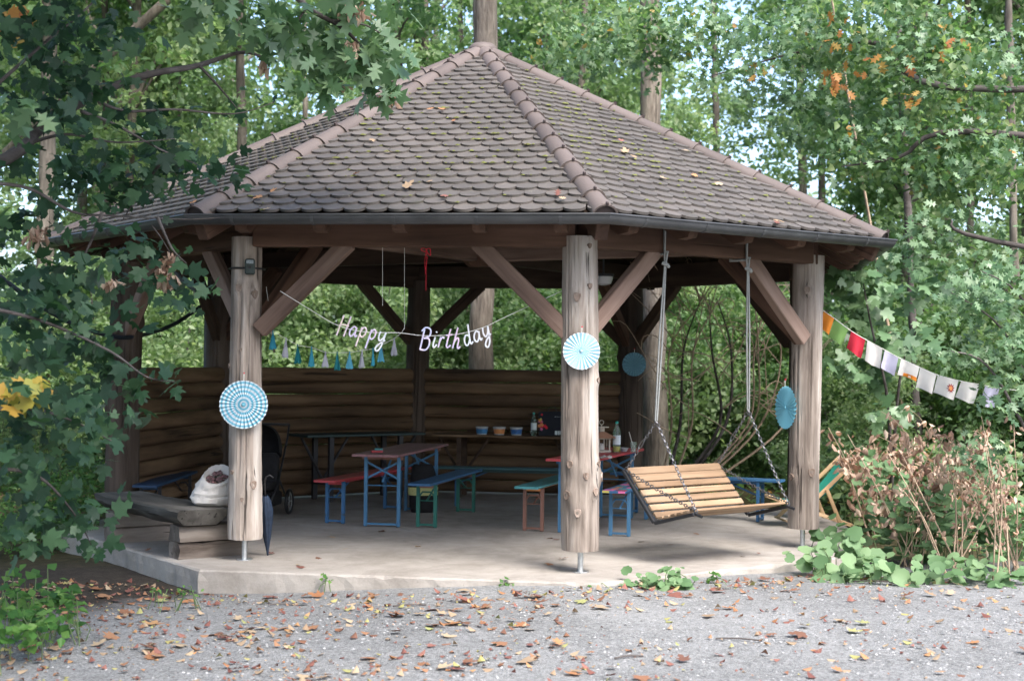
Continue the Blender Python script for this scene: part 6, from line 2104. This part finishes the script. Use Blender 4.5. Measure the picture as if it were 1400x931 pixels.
leafy_clump('dark leafy shrub in the shade at the far left', 'low_shrub', 'shrub', [(0, 560, 16, 90, 60, 0.8, 1200), (110, 580, 17, 40, 60, 0.6, 500), (-20, 430, 17, 80, 70, 0.8, 900)], 0.085, T_kite, M_lf_bg, 0)
leafy_clump('broad leaved green plants behind the deckchair', 'undergrowth', 'plant', [(1205, 690, 16.8, 40, 50, 0.5, 260), (1260, 640, 17.0, 50, 40, 0.5, 320), (1160, 640, 17.5, 40, 50, 0.5, 300), (1340, 650, 16.5, 70, 50, 0.6, 420)], 0.12, T_tri, M_lf_bg, 0)

# forest floor cover
n = 26000
px_ = nprand(n, -16, 16); py_ = nprand(n, 13, 40)
r_ = np.hypot(px_ - CX, py_ - CY)
keep = (r_ > RS + 0.25) & ((py_ > 17) | (px_ > 3.9) | (px_ < -5.3)) & ~((px_ > 3.3) & (py_ < 13.4))
px_, py_ = px_[keep], py_[keep]; n = len(px_)
pos = np.stack([px_, py_, ground_z(px_, py_) + nprand(n, 0.02, 0.32) * rng.random(n)], 1)
me = leaves_mesh('ground_cover', pos, np.array([0, 0, 1.0]) + rdir(n) * 0.5, rdir(n), nprand(n, 0.07, 0.15), T_tri, M_lf_bg)
o = place(bpy.data.objects.new('ground_cover', me)); tag(o, 'low green plants covering the ground of the wood', 'ground cover', kind='stuff')

# ---- fallen leaves and gravel
fl_me = {}
for k, m in M_fall.items():
    fl_me[k] = [one_leaf_mesh('fallen_leaf', (tp[0] * np.array([1, 1, z]), tp[1]), m) for tp, z in ((T_maple, -0.9), (T_oak, -1.2), (T_maple, -1.6), (T_maple, 0.8), (T_oak, 1.3))]
kinds = ['brown'] * 6 + ['orange'] * 2 + ['tan'] * 6 + ['red'] * 3 + ['yellow']
L_FALL = {'brown': 'dry brown fallen leaf lying on the grey gravel', 'orange': 'orange brown fallen leaf lying on the grey gravel', 'tan': 'pale tan fallen leaf lying on the grey gravel', 'red': 'dull red fallen leaf lying on the grey gravel', 'yellow': 'yellow green fallen leaf lying on the grey gravel'}


def fallen(p, kind, s, n=(0, 0, 1), lab=None, grp=None, tilt=0.25):
    nr = Vector(n) + Vector((random.gauss(0, tilt), random.gauss(0, tilt), 0))
    o = bpy.data.objects.new('fallen_leaf', random.choice(fl_me[kind]))
    place(o, None, basis_from(p, nr, (random.gauss(0, 1), random.gauss(0, 1), random.gauss(0, .15)), s))
    tag(o, lab or L_FALL[kind], 'fallen leaf', grp or (kind + ' leaves fallen on the gravel'))


def litter_xy():
    while True:
        y = random.uniform(7.9, 12.4)
        x = random.uniform(-4.6, 5.0)
        dens = 0.28 + 0.6 * max(0, min(1, (1.2 - x) / 3.5)) + (0.5 if RS < math.hypot(x - CX, y - CY) < RS + 0.5 else 0)
        dens *= 0.55 + 0.9 * (math.sin(x * 2.1 + 1.3 * math.sin(y * 1.7)) * math.sin(y * 2.9 + x) > -0.1)
        if math.hypot(x - CX, y - CY) < RS + 0.02: continue
        if random.random() < dens: return x, y


for i in range(300):
    x, y = litter_xy()
    fallen((x, y, float(ground_z(x, y)) + 0.018), random.choice(kinds), 0.06 + 0.075 * random.random() ** 1.4, tilt=0.13)
n = 3600
xy = np.array([litter_xy() for _ in range(n)] + [(random.uniform(-5.2, -2.7), random.uniform(8.2, 12.5)) for _ in range(700)])
n = len(xy)
pos = np.stack([xy[:, 0], xy[:, 1], ground_z(xy[:, 0], xy[:, 1]) + 0.012], 1)
sz = 0.018 + 0.06 * rng.random(n) ** 2
for j, k in enumerate(M_fall):
    s = np.arange(n) % 5 == j
    if k in ('yellow', 'orange'): s &= rng.random(n) < 0.5
    m = s.sum()
    me = leaves_mesh('leaf_litter', pos[s], np.array([0, 0, 1.0]) + rdir(m) * 0.35, rdir(m), sz[s], (T_tri[0] * np.array([1, 1, -2.5]), T_tri[1]), M_fall[k])
    o = place(bpy.data.objects.new('leaf_litter', me)); tag(o, 'small %s scraps of fallen leaves strewn over the gravel' % k.replace('yellow', 'yellowish'), 'leaf litter', kind='stuff')
# leaves on the slab
for i in range(26):
    while True:
        x, y = random.uniform(-3.6, 3.6), random.uniform(11.6, 15.2)
        if math.hypot(x - CX, y - CY) < RS * 0.92: break
    k = random.choice(['brown', 'brown', 'tan', 'red'])
    fallen((x, y, 0.012), k, random.uniform(0.05, 0.09), lab={'brown': 'dry brown leaf on the concrete floor', 'tan': 'pale tan leaf on the concrete floor', 'red': 'dull red leaf on the concrete floor'}[k], grp=k + ' leaves on the concrete floor', tilt=0.15)
# leaves on the roof
for (px, py, kd, s) in ((593, 147, 'orange', .1), (603, 148, 'orange', .09), (622, 165, 'orange', .08), (640, 158, 'tan', .09), (508, 190, 'tan', .07), (484, 238, 'orange', .07), (536, 208, 'tan', .12), (553, 256, 'tan', .13), (611, 267, 'red', .08), (716, 197, 'tan', .07), (487, 296, 'orange', .11), (575, 288, 'tan', .09), (762, 268, 'red', .1), (774, 270, 'tan', .09), (592, 247, 'tan', .08), (851, 193, 'red', .07), (855, 208, 'tan', .1), (870, 215, 'tan', .08), (903, 242, 'tan', .08), (953, 240, 'orange', .08), (1060, 300, 'tan', .12), (1066, 304, 'red', .09), (985, 250, 'tan', .1), (358, 268, 'orange', .1), (370, 262, 'orange', .08), (368, 285, 'tan', .09), (412, 186, 'orange', .08), (475, 158, 'orange', .07), (268, 275, 'orange', .08), (935, 205, 'tan', .09)):
    # hit the roof planes
    dr = (CD * FPX + CR * (px - 700) - CU * (py - 465.5)).normalized()
    best = None
    for k in (-2, -1, 0):
        F = face_frame(k); nr = F.to_3x3() @ Vector((0, 0, 1)); o0_ = F @ Vector((0, 0, 0.066))
        t_ = (o0_ - CO).dot(nr) / dr.dot(nr)
        q = CO + dr * t_; l_ = F.inverted() @ q
        if t_ > 0 and -LS - 0.05 < l_.y < 0 and abs(l_.x) <= -l_.y * ca * TAN + 0.02: best = (q, nr)
    if best: fallen(best[0], kd, s * 0.8, best[1], lab={'orange': 'orange brown leaf lying on the roof tiles', 'tan': 'pale tan leaf lying on the roof tiles', 'red': 'dull red leaf lying on the roof tiles'}[kd], grp=kd + ' leaves on the roof', tilt=0.2)
# green leaf caught on the gutter
o = bpy.data.objects.new('fallen_leaf', one_leaf_mesh('green_leaf', T_maple, M_lf_oak))
place(o, None, basis_from(at(688, 300, 11.75), (0, -1, 0.3), (0.3, 0, 1), 0.1)); tag(o, 'pale green leaf caught on the rim of the front gutter', 'fallen leaf')
# gravel stones
n = 14000
gx_ = nprand(n, -3.6, 5.2); gy_ = 7.9 + 5.0 * rng.random(n) ** 1.3
k_ = (np.hypot(gx_ - CX, gy_ - CY) > RS + 0.02) & ((gx_ + 13.55 - 0.95 * gy_) > 0.2)
gx_, gy_ = gx_[k_], gy_[k_]; n = len(gx_)
s_ = 0.004 + 0.011 * rng.random(n) ** 3
octv = np.array([(1, 0, 0), (0, 1, 0), (-1, 0, 0), (0, -1, 0), (0, 0, 0.7)], float); octf = np.array([(0, 1, 4), (1, 2, 4), (2, 3, 4), (3, 0, 4)])
me = leaves_mesh('gravel', np.stack([gx_, gy_, ground_z(gx_, gy_) - 0.001], 1), np.array([0, 0, 1.0]) + rdir(n) * 0.3, rdir(n), s_, (octv, octf), None)
M_stone = leafmat('gravel_stone', [(0.0, (0.10, 0.10, 0.10)), (0.5, (0.25, 0.255, 0.255)), (1.0, (0.40, 0.405, 0.405))], 0.0, 0.9, 0.3, (1, 1, 1))
me.materials.clear(); me.materials.append(M_stone)
o = place(bpy.data.objects.new('gravel', me)); tag(o, 'loose grey gravel stones spread in front of the slab', 'gravel', kind='stuff')
# fallen twigs on the gravel
for (px, py, l_, a_) in ((385, 817, 0.2, 0.02), (560, 830, 0.25, 0.3), (1010, 880, 0.3, -0.2), (1190, 800, 0.3, 0.1), (860, 900, 0.2, 0.4)):
    p = gz(px, py, -0.08); p.z = float(ground_z(p.x, p.y)) + 0.008
    b = MB(); b.tube(smooth_pts([(-l_ / 2, 0, 0), (0, 0.015, 0.006), (l_ / 2, 0, 0)], 3), 0.006, 5)
    o = b.build('fallen_twig', M_barkdark, None, rz(p, a_)); tag(o, 'thin dark twig lying on the grey gravel', 'twig', 'twigs on the gravel')
